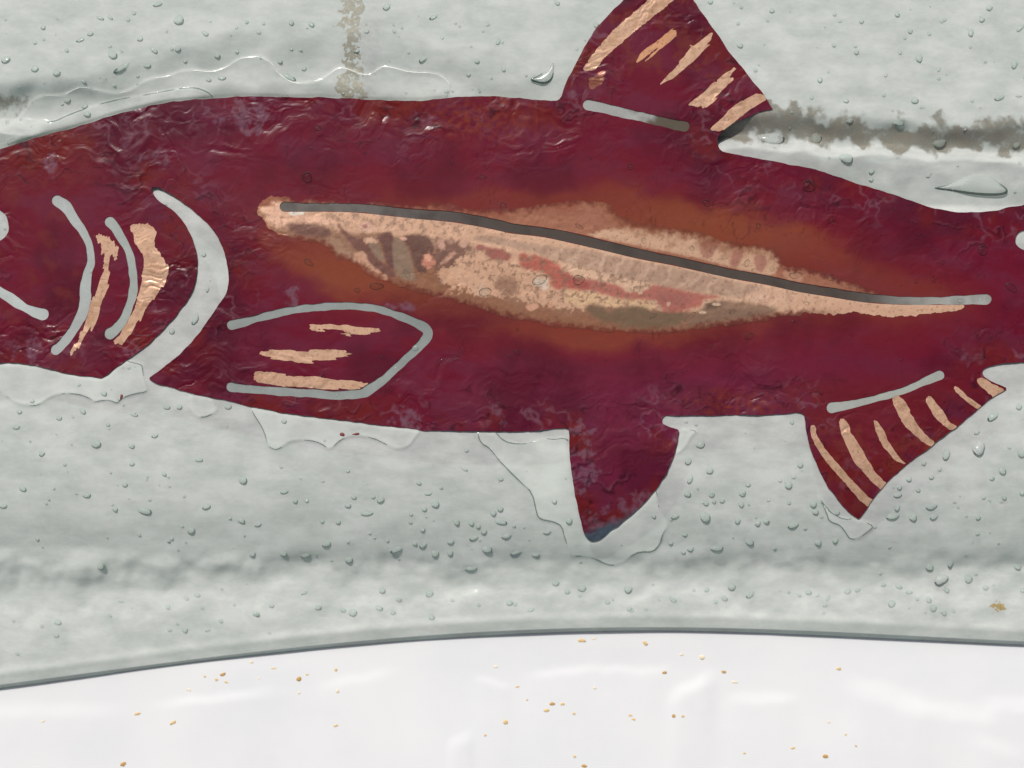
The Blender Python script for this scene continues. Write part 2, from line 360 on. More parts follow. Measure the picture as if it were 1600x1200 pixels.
def wrinkle(x, y):
    wx = x + 22 * fbm(x, y, 70, 61, 3); wy = y + 22 * fbm(x, y, 70, 67, 3)
    k = .25 + 1.0 * np.clip(fbm(x, y, 120, 83, 2) + .3, 0, 1)
    a = fbm(wx, wy, 60, 71, 4, .5, .7, 1.25)
    r = np.clip(1 - np.abs(fbm(wx, wy, 75, 74, 2, .5, .6, 1.3)) * 4.5, 0, 1) ** 2 * sm(-.1, .25, fbm(x, y, 85, 86, 2))
    return (a * .00022 + fbm(wx, wy, 22, 79, 3, .5, .8, 1.3) * .00008) * k - r * .00010 * k
FISH_OFF = .00042
def fish_z(x, y): return base_h(x, y) - roll(y) + FISH_OFF + wr_amp(x, y) * wrinkle(x, y)

# ------------------------------------------------------------------ the white surface under the glass
def table():
    xs = np.arange(-700, 2310, 5.0); ys = np.arange(-700, 1960, 5.0); X, Y = np.meshgrid(xs, ys)
    wx = X + 60 * fbm(X, Y, 190, 5, 2); wy = Y + 40 * fbm(X, Y, 170, 6, 2)
    r = 1 - np.abs(fbm(wx, wy, 270, 101, 2, .4, .65, 1.35)) * 2.2
    z = .00045 * fbm(X, Y, 330, 103, 2, .4, .5, 1.2)
    for hx, hy, rx_, hh, A, tl in [(1080,1072,34,15,.00065,-.5),(985,1046,55,6,.0003,0),(880,1049,50,8,.00035,-.1),(1390,1086,62,20,.0008,.25),(1490,1112,70,18,.0006,.1),(1600,1100,60,16,.0006,0),(1190,1090,50,12,.0005,0),(720,1155,18,12,.0004,-.4),(770,1065,26,6,.0003,.2),(340,1090,90,10,.0004,-.1),(60,1110,120,16,.0004,0),(1560,1165,40,16,.0004,.3),(560,1060,60,10,.0003,-.2)]:
        yy = Y - hy - tl * (X - hx) + 4 * fbm(X, Y, 40, 140, 2)
        z = z + .8 * A * sm(-hh, hh, yy) * sm(200, 0, yy) * np.exp(-((X - hx) / rx_) ** 4)
    z = z * sm(1000, 1050, Y) + TABLE_Z
    V = W(X.ravel(), Y.ravel(), z.ravel()); H, Wd = X.shape; i = np.arange(H * Wd).reshape(H, Wd)
    F = np.stack([i[1:, :-1].ravel(), i[1:, 1:].ravel(), i[:-1, 1:].ravel(), i[:-1, :-1].ravel()], 1)
    o = mesh_obj('table_top', V, F, M_table); o['kind'] = 'structure'; o['label'] = 'glossy white surface under the glass plate'
    return (X, Y, z)
_TX, _TY, _TZ = table()
def table_z(px, py):
    i = int((px + 700) / 5); j = int((py + 700) / 5); return float(_TZ[j, i])

# ------------------------------------------------------------------ the glass plate
plate = empty('glass_plate', 'clear greenish bubbly cast glass plate with a smooth curved rim', 'plate')
RIM = [(-260,1102),(0,1070),(100,1056),(200,1043),(300,1031),(400,1018),(500,1008),(600,998),(700,990),(800,985),(900,981),(1000,980),(1100,981),(1200,983),(1300,987),(1400,992),(1500,997),(1600,1002),(1900,1024)]
_rx = np.array([p[0] for p in RIM], float); _ry = np.array([p[1] for p in RIM], float)
_rc = np.polyfit((_rx[1:-1] - 800) / 800, _ry[1:-1], 5)
def rim_y(x):
    u = np.clip((np.asarray(x, float) - 800) / 800, -1.02, 1.02); return np.polyval(_rc, u) + (np.asarray(x, float) - 800 - u * 800) * np.where(u < 0, -.13, .06)
def build_plate():
    step = 2.4
    xs = np.arange(-160, 1762, step); nv = int(1200 / step)
    ry = rim_y(xs); t = np.linspace(0, 1, nv)
    X = np.broadcast_to(xs, (nv, len(xs))); Y = -150 + t[:, None] * (ry[None, :] + 150)
    z = glass_h(X, Y)
    # rounded lip
    dist = (ry[None, :] - Y)
    lip = np.clip(1 - dist / 16, 0, 1); z = z - .00035 * lip ** 2 + .0003 * np.exp(-((dist - 17) / 7) ** 2)
    V = W(X.ravel(), Y.ravel(), z.ravel()); H, Wd = X.shape; i = np.arange(H * Wd).reshape(H, Wd)
    F = np.stack([i[1:, :-1].ravel(), i[1:, 1:].ravel(), i[:-1, 1:].ravel(), i[:-1, :-1].ravel()], 1)
    film = np.clip(sm(1.5, -1.5, film_d(X.ravel(), Y.ravel())), 0, 1) * np.where(Y.ravel() > 400, .5 + .5 * fbm(X.ravel(), Y.ravel(), 60, 46, 3), .0)
    mesh_obj('glass_sheet', V, F, M_glass, plate, attrs={'film': np.clip(film, 0, 1)})
    # edge face: rolls outwards and down to the table
    prof = [(0, 0), (1.0, -.0004), (3.0, -.0010), (5.5, -.0017), (6.5, -.0022), (6, -.0028)]
    rows = []
    zt = z[-1]
    for dy, dz in prof: rows.append(W(xs, ry + dy * (1 + .06 * np.sin(xs / 90.)), zt + dz))
    V = np.concatenate(rows); Wd = len(xs); i = np.arange(len(prof) * Wd).reshape(len(prof), Wd)
    F = np.stack([i[1:, :-1].ravel(), i[1:, 1:].ravel(), i[:-1, 1:].ravel(), i[:-1, :-1].ravel()], 1)
    mesh_obj('rim_edge', V, F, M_edge, plate)
    # underside of the plate
    xs2 = np.arange(-160, 1762, 40.0); ry2 = rim_y(xs2)
    X2 = np.broadcast_to(xs2, (30, len(xs2))); Y2 = -150 + np.linspace(0, 1, 30)[:, None] * (ry2[None, :] + 150)
    V = W(X2.ravel(), Y2.ravel(), np.full(X2.size, -.0094)); i = np.arange(X2.size).reshape(X2.shape)
    F = np.stack([i[:-1, :-1].ravel(), i[:-1, 1:].ravel(), i[1:, 1:].ravel(), i[1:, :-1].ravel()], 1)
    m, t, p = newmat('smooth_glass_underside'); t.nodes.remove(p)
    tr = t.nodes.new('ShaderNodeBsdfTransparent'); tr.inputs[0].default_value = (.86, .93, .89, 1)
    gl = t.nodes.new('ShaderNodeBsdfGlossy'); gl.inputs['Roughness'].default_value = .05
    ms = t.nodes.new('ShaderNodeMixShader'); ms.inputs[0].default_value = .05
    t.links.new(tr.outputs[0], ms.inputs[1]); t.links.new(gl.outputs[0], ms.inputs[2]); t.links.new(ms.outputs[0], t.nodes['Material Output'].inputs[0])
    mesh_obj('underside', V, F, m, plate)
build_plate()
def dark_bands():  # dark refracted surroundings, painted as ragged sheets on the glass
    m, t, p = newmat('painted_refraction'); oc = objcoord(t); n_ = noise_node(t, 260, 6, .7, oc)
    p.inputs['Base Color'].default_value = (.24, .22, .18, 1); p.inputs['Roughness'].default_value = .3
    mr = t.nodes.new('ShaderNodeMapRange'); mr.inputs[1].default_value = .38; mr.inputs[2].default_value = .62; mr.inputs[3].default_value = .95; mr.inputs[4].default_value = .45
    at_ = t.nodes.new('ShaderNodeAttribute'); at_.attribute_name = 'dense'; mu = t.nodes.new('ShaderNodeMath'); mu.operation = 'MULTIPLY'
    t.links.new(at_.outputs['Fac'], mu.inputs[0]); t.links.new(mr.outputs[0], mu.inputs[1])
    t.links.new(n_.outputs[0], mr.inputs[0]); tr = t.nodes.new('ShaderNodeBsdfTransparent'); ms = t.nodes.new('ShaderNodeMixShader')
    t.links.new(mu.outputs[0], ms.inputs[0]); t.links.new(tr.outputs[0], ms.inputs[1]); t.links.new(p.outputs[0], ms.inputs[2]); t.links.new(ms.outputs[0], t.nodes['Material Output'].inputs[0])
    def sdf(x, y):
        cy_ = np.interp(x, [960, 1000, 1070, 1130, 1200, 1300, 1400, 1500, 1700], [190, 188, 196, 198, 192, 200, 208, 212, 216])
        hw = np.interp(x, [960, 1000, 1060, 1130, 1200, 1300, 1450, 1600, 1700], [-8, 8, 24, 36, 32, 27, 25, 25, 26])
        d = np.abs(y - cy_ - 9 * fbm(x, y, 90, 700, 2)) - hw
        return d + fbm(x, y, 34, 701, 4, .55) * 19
    o = sheet('painted_dark_band', 960, 130, 1761, 270, 1.6, sdf, lambda x, y: glass_h(x, y) + .00005, m, plate, None, .0, lambda x, y: {'dense': sm(0, -15, sdf(x, y))})
    o['label'] = 'ragged brown grey band behind the dorsal fin, painting refracted darkness'
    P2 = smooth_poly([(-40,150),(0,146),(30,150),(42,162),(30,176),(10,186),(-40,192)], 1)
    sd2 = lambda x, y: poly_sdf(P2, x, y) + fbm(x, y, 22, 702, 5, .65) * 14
    o = sheet('painted_dark_band', -60, 120, 90, 210, 1.6, sd2, lambda x, y: glass_h(x, y) + .00005, m, plate, None, .0, lambda x, y: {'dense': sm(0, -14, sd2(x, y)) * .7})
    o['label'] = 'small green grey patch painting refracted darkness at the left end above the head'
dark_bands()
def film_edges():
    M_line = rim_mat('film_edge_glass', (.12, .17, .15), .5)
    mp_ = bpy.data.materials.new('pale_film_edge'); mp_.use_nodes = True; q = mp_.node_tree.nodes['Principled BSDF']; q.inputs['Base Color'].default_value = (.80, .82, .78, 1); q.inputs['Roughness'].default_value = .15; half_clear(mp_, .25, (1, 1, 1))
    for k, f in enumerate(FILMS):
        dark = k != 6
        G = _F[k]
        w_ = .6 if k in (3, 5, 7) else .45
        def sdf(x, y, k=k, G=G, w_=w_):
            d = np.abs(bilinear(G, x, y)) - w_ * np.clip(1.0 + 1.6 * fbm(x, y, 50, 800 + k, 3) * 1.5, -.6, 1.5)
            return np.maximum(d, 1.5 - bilinear(_CD, x, y))
        P = np.array(f)
        o = sheet('film_edge', max(P[:, 0].min() - 4, -100), P[:, 1].min() - 4, P[:, 0].max() + 4, P[:, 1].max() + 4, .7, sdf, lambda x, y: glass_h(x, y) + .00006, M_line if dark else mp_, plate, None, .00003, snap=False)
film_edges()

# ------------------------------------------------------------------ colours of the foil
c_mar = lin(98, 14, 37); c_brick = lin(104, 26, 26); c_purp = lin(94, 32, 54); c_dark = lin(72, 12, 32)
c_oran = lin(142, 78, 46); c_lil = lin(124, 86, 100); c_cop = lin(222, 172, 140)
def lerp(a, b, t): return a + (b - a) * np.asarray(t)[..., None]
PATCH = smooth_poly([(402,330),(406,316),(418,308),(440,309),(470,312),(520,314),(600,318),(640,322),(690,318),(740,328),(790,326),(830,322),(860,316),(905,311),(955,313),(962,334),(1000,350),(1045,354),(1095,362),(1140,378),(1200,384),(1215,395),(1225,415),(1260,418),(1300,430),(1340,445),(1372,458),(1410,463),(1460,466),(1514,474),(1506,482),(1490,487),(1450,491),(1400,493),(1330,490),(1280,488),(1240,493),(1200,500),(1150,507),(1100,513),(1060,519),(1020,522),(960,520),(900,514),(850,507),(800,499),(750,483),(700,468),(650,455),(600,440),(570,425),(550,410),(520,400),(508,384),(480,375),(450,373),(430,366),(415,350)], 1)
_PD = poly_sdf(PATCH, _CX, _CY)
_GLOW = poly_sdf([(400,330),(600,318),(900,300),(960,300),(1200,350),(1420,440),(1500,478),(1300,500),(1060,530),(900,535),(650,485),(430,400)], _CX, _CY)
def fish_col(x, y):
    d = bilinear(_CD, x, y)
    n1 = fbm(x, y, 150, 120, 4); n2 = fbm(x, y, 60, 130, 4, .6, .6, 1.4); n3 = fbm(x, y, 9, 140, 3)
    c = np.broadcast_to(c_mar, x.shape + (3,)).copy()
    c = lerp(c, lin(104, 34, 62), .7 * sm(500, 600, y) * sm(660, 900, x) * sm(1500, 1250, x))
    c = lerp(c, c_purp, np.clip(.30 + n2 * 1.2 + .25 * sm(520, 640, y) - .5 * sm(120, 0, x), 0, .9))
    c = lerp(c, lin(112, 20, 44), .30 * np.clip(sm(-30, -75, d) + n2 * .5, 0, 1))
    c = lerp(c, c_dark, np.clip(n1 * 1.2 + .08 + .5 * sm(-25, -5, d) * 0, 0, .6))
    br = np.clip((fbm(x, y, 90, 150, 4, .6) * 1.3 + .12) * sm(-60, -12, d) + .8 * sm(230, 40, x) * sm(340, 230, y) + .6 * sm(1180, 1260, x) * sm(560, 620, y), 0, 1)
    c = lerp(c, c_brick, br * .9)
    st = .30 * np.exp(-((x - 740) / 110) ** 2 - ((y - 185) / 34) ** 2) + .25 * np.exp(-((x - 1150) / 90) ** 2 - ((y - 632) / 22) ** 2)
    c = lerp(c, lin(126, 50, 30), np.clip(st * (1 + n3 * 2.5), 0, 1))
    # heat glow around the bare belly patch
    g = bilinear(_GLOW, x, y) + n1 * 22 + n2 * 9
    gl = .85 * sm(32, -10, g) ** 1.7
    side = np.clip(.26 + .5 * np.exp(-((x - 540) / 150) ** 2 - ((y - 430) / 60) ** 2) + .5 * np.exp(-((x - 1120) / 230) ** 2 - ((y - 350) / 60) ** 2) + .3 * np.exp(-((x - 930) / 200) ** 2 - ((y - 530) / 30) ** 2), 0, 1)
    c = lerp(c, lin(112, 34, 36), np.clip(sm(80, 10, g) * .35, 0, 1))
    c = lerp(c, c_oran, gl * side * .95)
    # painted lilac sky sheen in torn patches close to the border and in thin veins
    v1 = 1 - np.abs(fbm(x + 10 * n2, y + 10 * n1, 46, 160, 3)) * 7
    vein = np.clip(v1, 0, 1) * sm(.05, .35, fbm(x, y, 80, 170, 2)) * sm(-75, -15, d)
    c = lerp(c, c_lil, vein * .55)
    bl = 0
    for (bx, by, rx, ry, a) in [(375,185,42,26,.9),(55,545,26,22,.6),(912,725,24,55,.95),(1000,800,70,30,.55),(942,822,42,14,.8),(640,655,34,14,.7),(80,250,10,30,.7),(455,462,16,16,.8),(625,478,28,8,.6),(1060,690,14,30,.5),(620,640,10,20,.6),(780,650,14,14,.5),(240,245,40,14,.5),(1520,560,22,16,.25),(200,210,10,50,.5)]:
        q = 1 - np.hypot((x - bx) / rx, (y - by) / ry) + fbm(x, y, 26, 180, 4, .6) * .9
        bl = np.maximum(bl, a * sm(.05, .6, q))
    c = lerp(c, lin(118, 84, 100), np.clip(bl * (.75 + n3), 0, .65))
    # blue grey tip of the pelvic fin
    tip = sm(812, 830, y + n2 * 12 + (x - 930) * .22) * sm(1080, 1000, x) * sm(860, 880, x)
    c = lerp(c, lin(72, 84, 96), tip)
    # rusty brown rubbing on the fins
    rub = np.clip(fbm(x, y, 30, 190, 4, .6) * 1.1 - .05, 0, 1) * (sm(150, 100, y) + sm(650, 670, y) * sm(1240, 1260, x) + .4 * sm(170, 110, x))
    c = lerp(c, lin(112, 46, 36), np.clip(rub, 0, .5))
    # fine dark scratches
    sc = np.clip(1 - np.abs(fbm(x, y, 34, 200, 2, .5, 1.6, .5)) * 30, 0, 1) * sm(.2, .5, fbm(x, y, 120, 210, 2))
    c = lerp(c, lin(60, 8, 26), sc * .5)
    cx1 = x + 14 * fbm(x, y, 40, 811, 3); cy1 = y + 14 * fbm(x, y, 40, 812, 3)
    cr1 = np.clip(1 - np.abs(fbm(cx1, cy1, 58, 813, 2, .5, .6, 1.3)) * 15, 0, 1) * sm(-.1, .2, fbm(x, y, 95, 814, 3)) * sm(-120, -40, d)  # wrinkle creases, their shade painted as dark lines
    cr2 = np.clip(1 - np.abs(fbm(cx1, cy1, 30, 815, 3, .5, .7, 1.2)) * 10, 0, 1) * sm(-.05, .25, fbm(x, y, 70, 816, 3)) * sm(-110, -20, d)
    c = lerp(c, lin(46, 4, 18), np.clip(cr1 * .75 + cr2 * .5, 0, .8))
    cr3 = np.clip(1 - np.abs(fbm(cx1 + 3, cy1 + 3, 58, 813, 2, .5, .6, 1.3)) * 16, 0, 1) * sm(.0, .35, fbm(x, y, 95, 814, 3)) * sm(-110, -30, d)  # lilac highlight painted beside the creases
    c = lerp(c, lin(120, 76, 92), cr3 * .35 * (1 - cr1))
    wz = wrinkle(x, y) / .00012
    c = lerp(c, c_purp * .85 + c_lil * .15, np.clip(wz - .55, 0, 1) * .35 * wr_amp(x, y))  # purple sky sheen painted on the raised wrinkles
    return c * .85

def patch_sdf(x, y):
    d = bilinear(_PD, x, y) + fbm(x, y, 26, 220, 3) * 4.0 + fbm(x, y, 5, 221, 2) * 1.0
    return np.maximum(d, -(chain_sdf(LATERAL, x, y) - .5))
def zp(s, ox, oy, k):
    q = [float(t) for t in s.split()]; return [(ox + q[i] / k, oy + q[i + 1] / k) for i in range(0, len(q), 2)]
Z1 = (400, 300, 5.0); Z2 = (600, 340, 5.0); Z3 = (880, 300, 4.444)
BELLY = [  # outline, colour, softness, raggedness, strength
 (zp('30 90 100 50 190 50 210 90 190 130 230 170 400 180 560 200 640 240 620 280 560 250 420 235 300 210 240 230 200 280 150 280 110 220 60 160', *Z1), (216, 172, 146), 1.5, 1, 1),
 (zp('240 240 400 240 580 280 590 330 540 360 440 350 350 340 250 300', *Z1), (112, 78, 70), 3, 3, .9),
 (zp('560 350 640 370 700 450 770 500 790 590 700 540 620 470 580 400', *Z1), (158, 122, 100), 2, 2, 1),
 (zp('640 240 680 290 760 360 860 370 900 430 940 520 1000 560 1090 620 1090 690 960 620 880 560 860 480 780 460 720 380 650 290', *Z1), (116, 78, 70), 2, 2, .95),
 (zp('860 370 920 380 980 440 1010 560 940 510 890 440', *Z1), (142, 116, 98), 1.5, 1.5, 1),
 (zp('940 350 1000 310 1080 310 1090 640 1020 560 990 430', *Z1), (108, 74, 68), 2, 2, .95),
 (zp('1085 340 1130 370 1200 450 1240 640 1250 700 1100 660 1070 560 1065 420', *Z1), (140, 116, 98), 2, 2, .95),
 (zp('1180 330 1340 330 1390 400 1400 560 1340 620 1280 650 1230 560 1200 440 1150 370', *Z1), (104, 74, 66), 2.5, 3, .95),
 (zp('760 490 820 460 860 480 870 540 940 600 1020 650 1020 700 940 690 860 630 780 590', *Z1), (196, 150, 124), 1.5, 1.5, 1),
 (zp('380 150 560 180 690 200 690 270 600 340 560 430 500 520 420 500 400 370 400 250', *Z2), (116, 82, 72), 3, 6, .9),
 (zp('400 180 470 160 480 240 430 260', *Z2), (196, 152, 134), 2, 4, .9),
 (zp('430 360 540 260 560 290 470 360', *Z2), (196, 150, 128), 2, 3, .85),
 (zp('600 180 650 180 655 220 610 240 580 215', *Z2), (200, 158, 138), 1.5, 2, .9),
 (zp('490 170 530 160 545 200 500 210', *Z2), (176, 136, 120), 2, 2, .8),
 (zp('560 350 700 260 900 330 1050 300 1090 420 1200 480 1320 500 1600 560 1600 720 1400 700 1150 650 980 620 860 620 700 580 560 560 440 480 420 420', *Z2), (202, 160, 132), 3, 14, 1),
 (zp('850 480 1000 460 1060 520 1020 620 900 600', *Z2), (140, 104, 84), 4, 12, .8),
 (zp('0 660 60 670 170 690 400 740 560 745 620 770 640 830 500 790 300 800 160 790 0 760', *Z3), (212, 174, 138), 2, 6, 1),
 (zp('150 780 280 780 300 850 380 800 560 790 620 840 720 835 840 820 870 860 820 920 600 950 400 930 200 880', *Z3), (112, 92, 72), 4, 5, .85),
 (zp('980 770 1120 750 1300 770 1500 800 1450 850 1200 880 900 930 840 920 960 820', *Z3), (130, 102, 84), 3, 3, .85),
 (zp('980 770 1100 760 1110 800 1000 820', *Z3), (96, 76, 62), 3, 4, .8),
 (zp('720 210 790 215 790 260 715 255', *Z2), (146, 84, 80), 1.5, 2, .9),
 (zp('800 225 980 260 1000 330 860 340 780 280', *Z2), (152, 84, 78), 2, 3, .9),
 (zp('1040 290 1120 280 1240 310 1340 350 1400 420 1470 450 1600 500 1600 580 1420 550 1320 560 1300 470 1220 410 1080 410', *Z2), (170, 80, 70), 3, 4, .85),
 (zp('0 570 100 580 260 620 400 650 440 700 560 690 640 640 760 660 900 700 1120 722 980 750 950 800 820 835 700 835 660 770 560 740 440 750 300 710 180 680 0 640', *Z3), (168, 86, 80), 3, 4, .8),
 (zp('620 700 760 700 900 720 880 780 760 800 680 780', *Z3), (160, 100, 92), 4, 6, .8),
 (zp('-620 300 -500 305 -300 345 -60 385 100 390 300 430 500 480 800 520 1000 560 1200 620 1430 660 1400 765 1100 718 900 690 640 640 400 600 200 540 0 490 -200 420 -350 385 -620 340', *Z3), (174, 142, 122), 2, 2, .85),
 (zp('0 500 60 492 200 550 420 600 610 640 580 680 440 700 400 650 260 610 160 600 60 595 40 540', *Z3), (214, 178, 150), 2, 2, .7),
 (zp('1300 700 1430 660 1620 690 1620 780 1500 770 1380 765 1250 740', *Z3), (214, 172, 146), 2, 3, .8),
 (zp('170 290 370 250 600 262 622 300 655 250 800 242 1000 285 1110 335 1190 345 1230 375 1300 362 1420 382 1500 450 1490 570 1400 580 1200 530 900 450 500 370 200 305', *Z3), (200, 160, 132), 2, 2, 1),
 (zp('950 340 1050 330 1080 370 1020 470 950 440', *Z3), (166, 116, 98), 2, 2, .9),
 (zp('1190 390 1260 390 1240 470 1200 530 1150 500 1170 430', *Z3), (166, 112, 96), 2, 2, .9),
 (zp('1330 430 1400 440 1420 490 1390 560 1330 540', *Z3), (166, 114, 98), 2, 2, .9),
 (zp('780 300 880 310 860 340 800 330', *Z3), (176, 128, 108), 2, 2, .8),
 (zp('690 270 790 262 780 280 700 286', *Z3), (176, 128, 108), 2, 2, .6),
 (zp('1520 540 1600 545 1680 600 1620 650 1540 600', *Z3), (188, 140, 114), 2, 3, .8),
]
BELLY = [(smooth_poly(p, 1), c, s_, r_, a_) for p, c, s_, r_, a_ in BELLY]
def patch_col(x, y):
    n = fbm(x, y, 40, 230, 4, .6); f = fbm(x, y, 11, 240, 4, .6); g = fbm(x, y, 5, 250, 3, .6)
    d = bilinear(_PD, x, y)
    latx = np.array([p[0] for p in LATERAL]); laty = np.array([p[1] for p in LATERAL])
    dl = y - np.interp(x, latx, laty); upm = sm(2, -2, dl)
    c = np.broadcast_to(lin(208, 166, 138), x.shape + (3,)).copy()
    # taupe ground of the lower front and bottom
    yl = np.interp(x, [400, 440, 560, 640, 700, 800, 900, 1000, 1100, 1180, 1260, 1320], [352, 350, 362, 368, 392, 452, 466, 478, 486, 482, 490, 530])
    c = lerp(c, lin(150, 112, 90), sm(-2, 5, y - yl + 5 * n))
    c = lerp(c, lin(140, 92, 66), sm(8, 34, y - yl + 6 * n) * sm(520, 640, x) * sm(1200, 900, x) * .7)
    c = lerp(c, lin(158, 104, 82), upm)
    for P, col, soft, rag, a in BELLY:
        x0, y0 = P.min(0) - 14; x1, y1 = P.max(0) + 14
        m = (x > x0) & (x < x1) & (y > y0) & (y < y1)
        if not m.any(): continue
        q = poly_sdf(P, x[m], y[m]) + (f[m] * .7 + g[m] * .4) * (rag * .8 + .4)
        c[m] = lerp(c[m], lin(*col), sm(soft * 1.1 + .6, -soft * 1.1 - .6, q) * a)
    # cross ribs in the dull band, thin dark cracks of the crackled cream
    rib = np.clip(np.sin((x * .95 + y * .55 + 16 * n) * .17) * .6 + np.sin((x + y * .4) * .41 + 5 * n) * .35, -1, 1)
    inb = sm(4, 10, dl) * sm(48, 36, dl) * sm(760, 900, x) * sm(1330, 1250, x)
    c = lerp(c, lin(212, 178, 152), np.clip(rib, 0, 1) * inb * .55); c = lerp(c, lin(128, 98, 82), np.clip(-rib - .25, 0, 1) * inb * .4)
    c = lerp(c, lin(216, 176, 148), sm(13, 8, dl + f * 3) * (1 - upm) * sm(700, 800, x) * .7)
    c = lerp(c, lin(150, 120, 104), np.clip(f * 2.2 - .1, 0, .6) * sm(3, 8, dl) * sm(34, 26, dl) * sm(800, 700, x) * sm(480, 520, x))
    ck = sm(.12, .34, f + .5 * g) * sm(36, 44, dl) * sm(690, 730, x) * sm(1080, 1000, x) * sm(16, 4, y - yl)
    c = lerp(c, lin(134, 102, 84), ck * .6)
    c = lerp(c, lin(206, 144, 120), np.clip(f * -2 - .35, 0, .5) * ck * 0)
    for (bx, by, rx, ry, cc) in [(571,355,11,9,(212,170,150)),(571,354,6,4.5,(160,108,100)),(579,376,13,5,(206,164,140)),(630,372,6,5,(200,156,138)),(628,359,0.1,.1,(0,0,0)),(669,407,13,13.5,(198,132,110)),(669,403,7,7,(212,156,130)),(832,480,11,7,(206,156,130)),(860,477,5,4,(198,150,124)),(694,428,10,9,(190,146,118)),(706,440,8,6,(196,150,122)),(648,488,6,4,(160,112,88)),(843,440,15,7,(206,184,166)),(852,446,10,8,(206,184,166)),(754,458,13,7,(196,162,140)),(753,450,8,8,(196,162,140)),(1000,457,5,4,(206,170,146)),(1045,475,4,4,(200,160,138)),(1024,472,6,5,(206,168,140)),(1118,476,8,2.5,(214,184,156)),(1098,488,8,2.5,(214,184,156)),(1072,503,0.1,.1,(0,0,0))]:
        e = 1 - np.hypot((x - bx) / rx, (y - by) / ry) + f * .35
        c = lerp(c, lin(*cc), sm(.0, .3, e) * .9)
    c = lerp(c, lin(232, 226, 214), sm(0, .3, 1 - np.hypot((x - 462) / 14, (y - 333) / 4) + f * .4) * .8)
    # rims: brown at the margin, rust above the slot
    c = lerp(c, lin(134, 84, 58), sm(-9, 0, d + f * 6) * .8 * (1 - sm(1220, 1330, x) * (1 - upm)))
    c = lerp(c, lin(132, 78, 52), upm * sm(-30, -4, d + f * 8 + n * 10) * .7 * sm(1240, 1180, x) * sm(900, 960, x))
    veilf = upm * sm(960, 925, x) * np.clip(.55 + n * 1.2, 0, 1)
    c = lerp(c, lin(146, 88, 66), veilf * sm(-34, -6, d))
    c = lerp(c, lin(120, 90, 72), np.clip(sm(.55, .68, g + .2 * f), 0, 1) * .5)
    c = c * 1.05
    return lerp(c, fish_col(x, y), sm(-13, .5, d + f * 5 + g * 2) * .9 * (1 - sm(1220, 1330, x) * (1 - upm)) * (1 - sm(470, 430, x)))

# ------------------------------------------------------------------ the fish
fish = empty('copper_fish', 'dark red copper foil fish with cut slots and bare copper streaks, set in the glass', 'fish ornament')
def reg(P):
    P = np.array(P, float); return lambda x, y: poly_sdf(P, x, y) < 0
r_dorsal = reg([(874,156),(905,158),(1000,172),(1072,190),(1124,214),(1230,190),(1230,-80),(870,-80)])
r_pelvic = reg([(880,668),(960,664),(1034,657),(1090,662),(1090,880),(880,880)])
r_anal = reg([(1240,648),(1300,640),(1468,592),(1530,588),(1600,585),(1600,840),(1230,840)])
r_pect = reg([(362,508),(400,498),(460,484),(540,478),(605,487),(650,504),(669,521),(650,546),(605,588),(562,615),(500,616),(362,606)])
r_head = reg([(-80,150),(236,150),(236,296),(308,415),(290,470),(165,600),(-80,620)])
other = [r_dorsal, r_pelvic, r_anal, r_pect, r_head]
P_ = (-60, -50, 1660, 850)
def fs(name, sel, bb=P_, label=None):
    o = sheet(name, *bb, 2.0, fish_sdf, fish_z, M_fish, fish, fish_col, .00035, select=sel)
    if label: o['label'] = label
    return o
body = fs('body', lambda x, y: ~(r_dorsal(x, y) | r_pelvic(x, y) | r_anal(x, y) | r_pect(x, y) | r_head(x, y)))
G0 = lambda a, b, c, d: (-60 + 2 * round((a + 60) / 2), -50 + 2 * round((b + 50) / 2), -60 + 2 * round((c + 60) / 2), -50 + 2 * round((d + 50) / 2))
head = fs('head', r_head, G0(-60, 140, 320, 620))
dorsal = fs('dorsal_fin', r_dorsal, G0(860, -50, 1240, 230))
pelvic = fs('pelvic_fin', r_pelvic, G0(870, 640, 1100, 860), 'plain dark red fin with a painted lilac sheen and a blue grey tip')
anal = fs('anal_fin', r_anal, G0(1220, 570, 1610, 830))
pect = fs('pectoral_fin', r_pect, G0(340, 460, 690, 630))

def streak(P, parent, dry=0.0, seed=1, col=(206, 166, 138), ang=0.0, label=None, off=.00004, fl=1.0):
    P = smooth_poly(P, 1); x0, y0 = P.min(0) - 6; x1, y1 = P.max(0) + 6
    ca, sa = math.cos(R(ang)), math.sin(R(ang))
    def sdf(x, y):
        u = x * ca + y * sa; vv = -x * sa + y * ca
        d = poly_sdf(P, x, y) + fbm(x, y, 14, 300 + seed, 2) * 1.1
        if dry: d = d + dry * (4.2 * np.clip(fbm(u, vv, 6, 310 + seed, 3, .6, .10, 1.0) + .12, -1, 2) * (1.0 + .0 * x))
        return np.maximum(d, fish_sdf(x, y) + .3)
    def colf(x, y):
        f = fbm(x, y, 20, 320 + seed, 4, .55); g = fbm(x, y, 4, 330 + seed, 3)
        c = np.broadcast_to(lin(*col), x.shape + (3,)).copy()
        c = lerp(c, lin(176, 134, 104), np.clip((f - .05) * 1.2, 0, .55) * fl)
        c = lerp(c, lin(128, 78, 62), np.clip(sm(.5, .62, g), 0, 1) * .45)
        return c
    o = sheet('bare_copper_streak', x0, y0, x1, y1, 1.2, sdf, lambda x, y: fish_z(x, y) + off, M_copper, parent, colf, .00003)
    if o is not None and label: o['label'] = label
    return o
def cp(pts, ox, oy): return [(ox + a / 4, oy + b / 4) for a, b in pts]
streak([(1022,-14),(1017,-4),(975,32),(950,55),(930,80),(915,100),(911,110),(920,111),(935,105),(943,92),(962,75),(985,55),(1012,32),(1030,20),(1054,-1),(1062,-10)], dorsal, .25, 1)
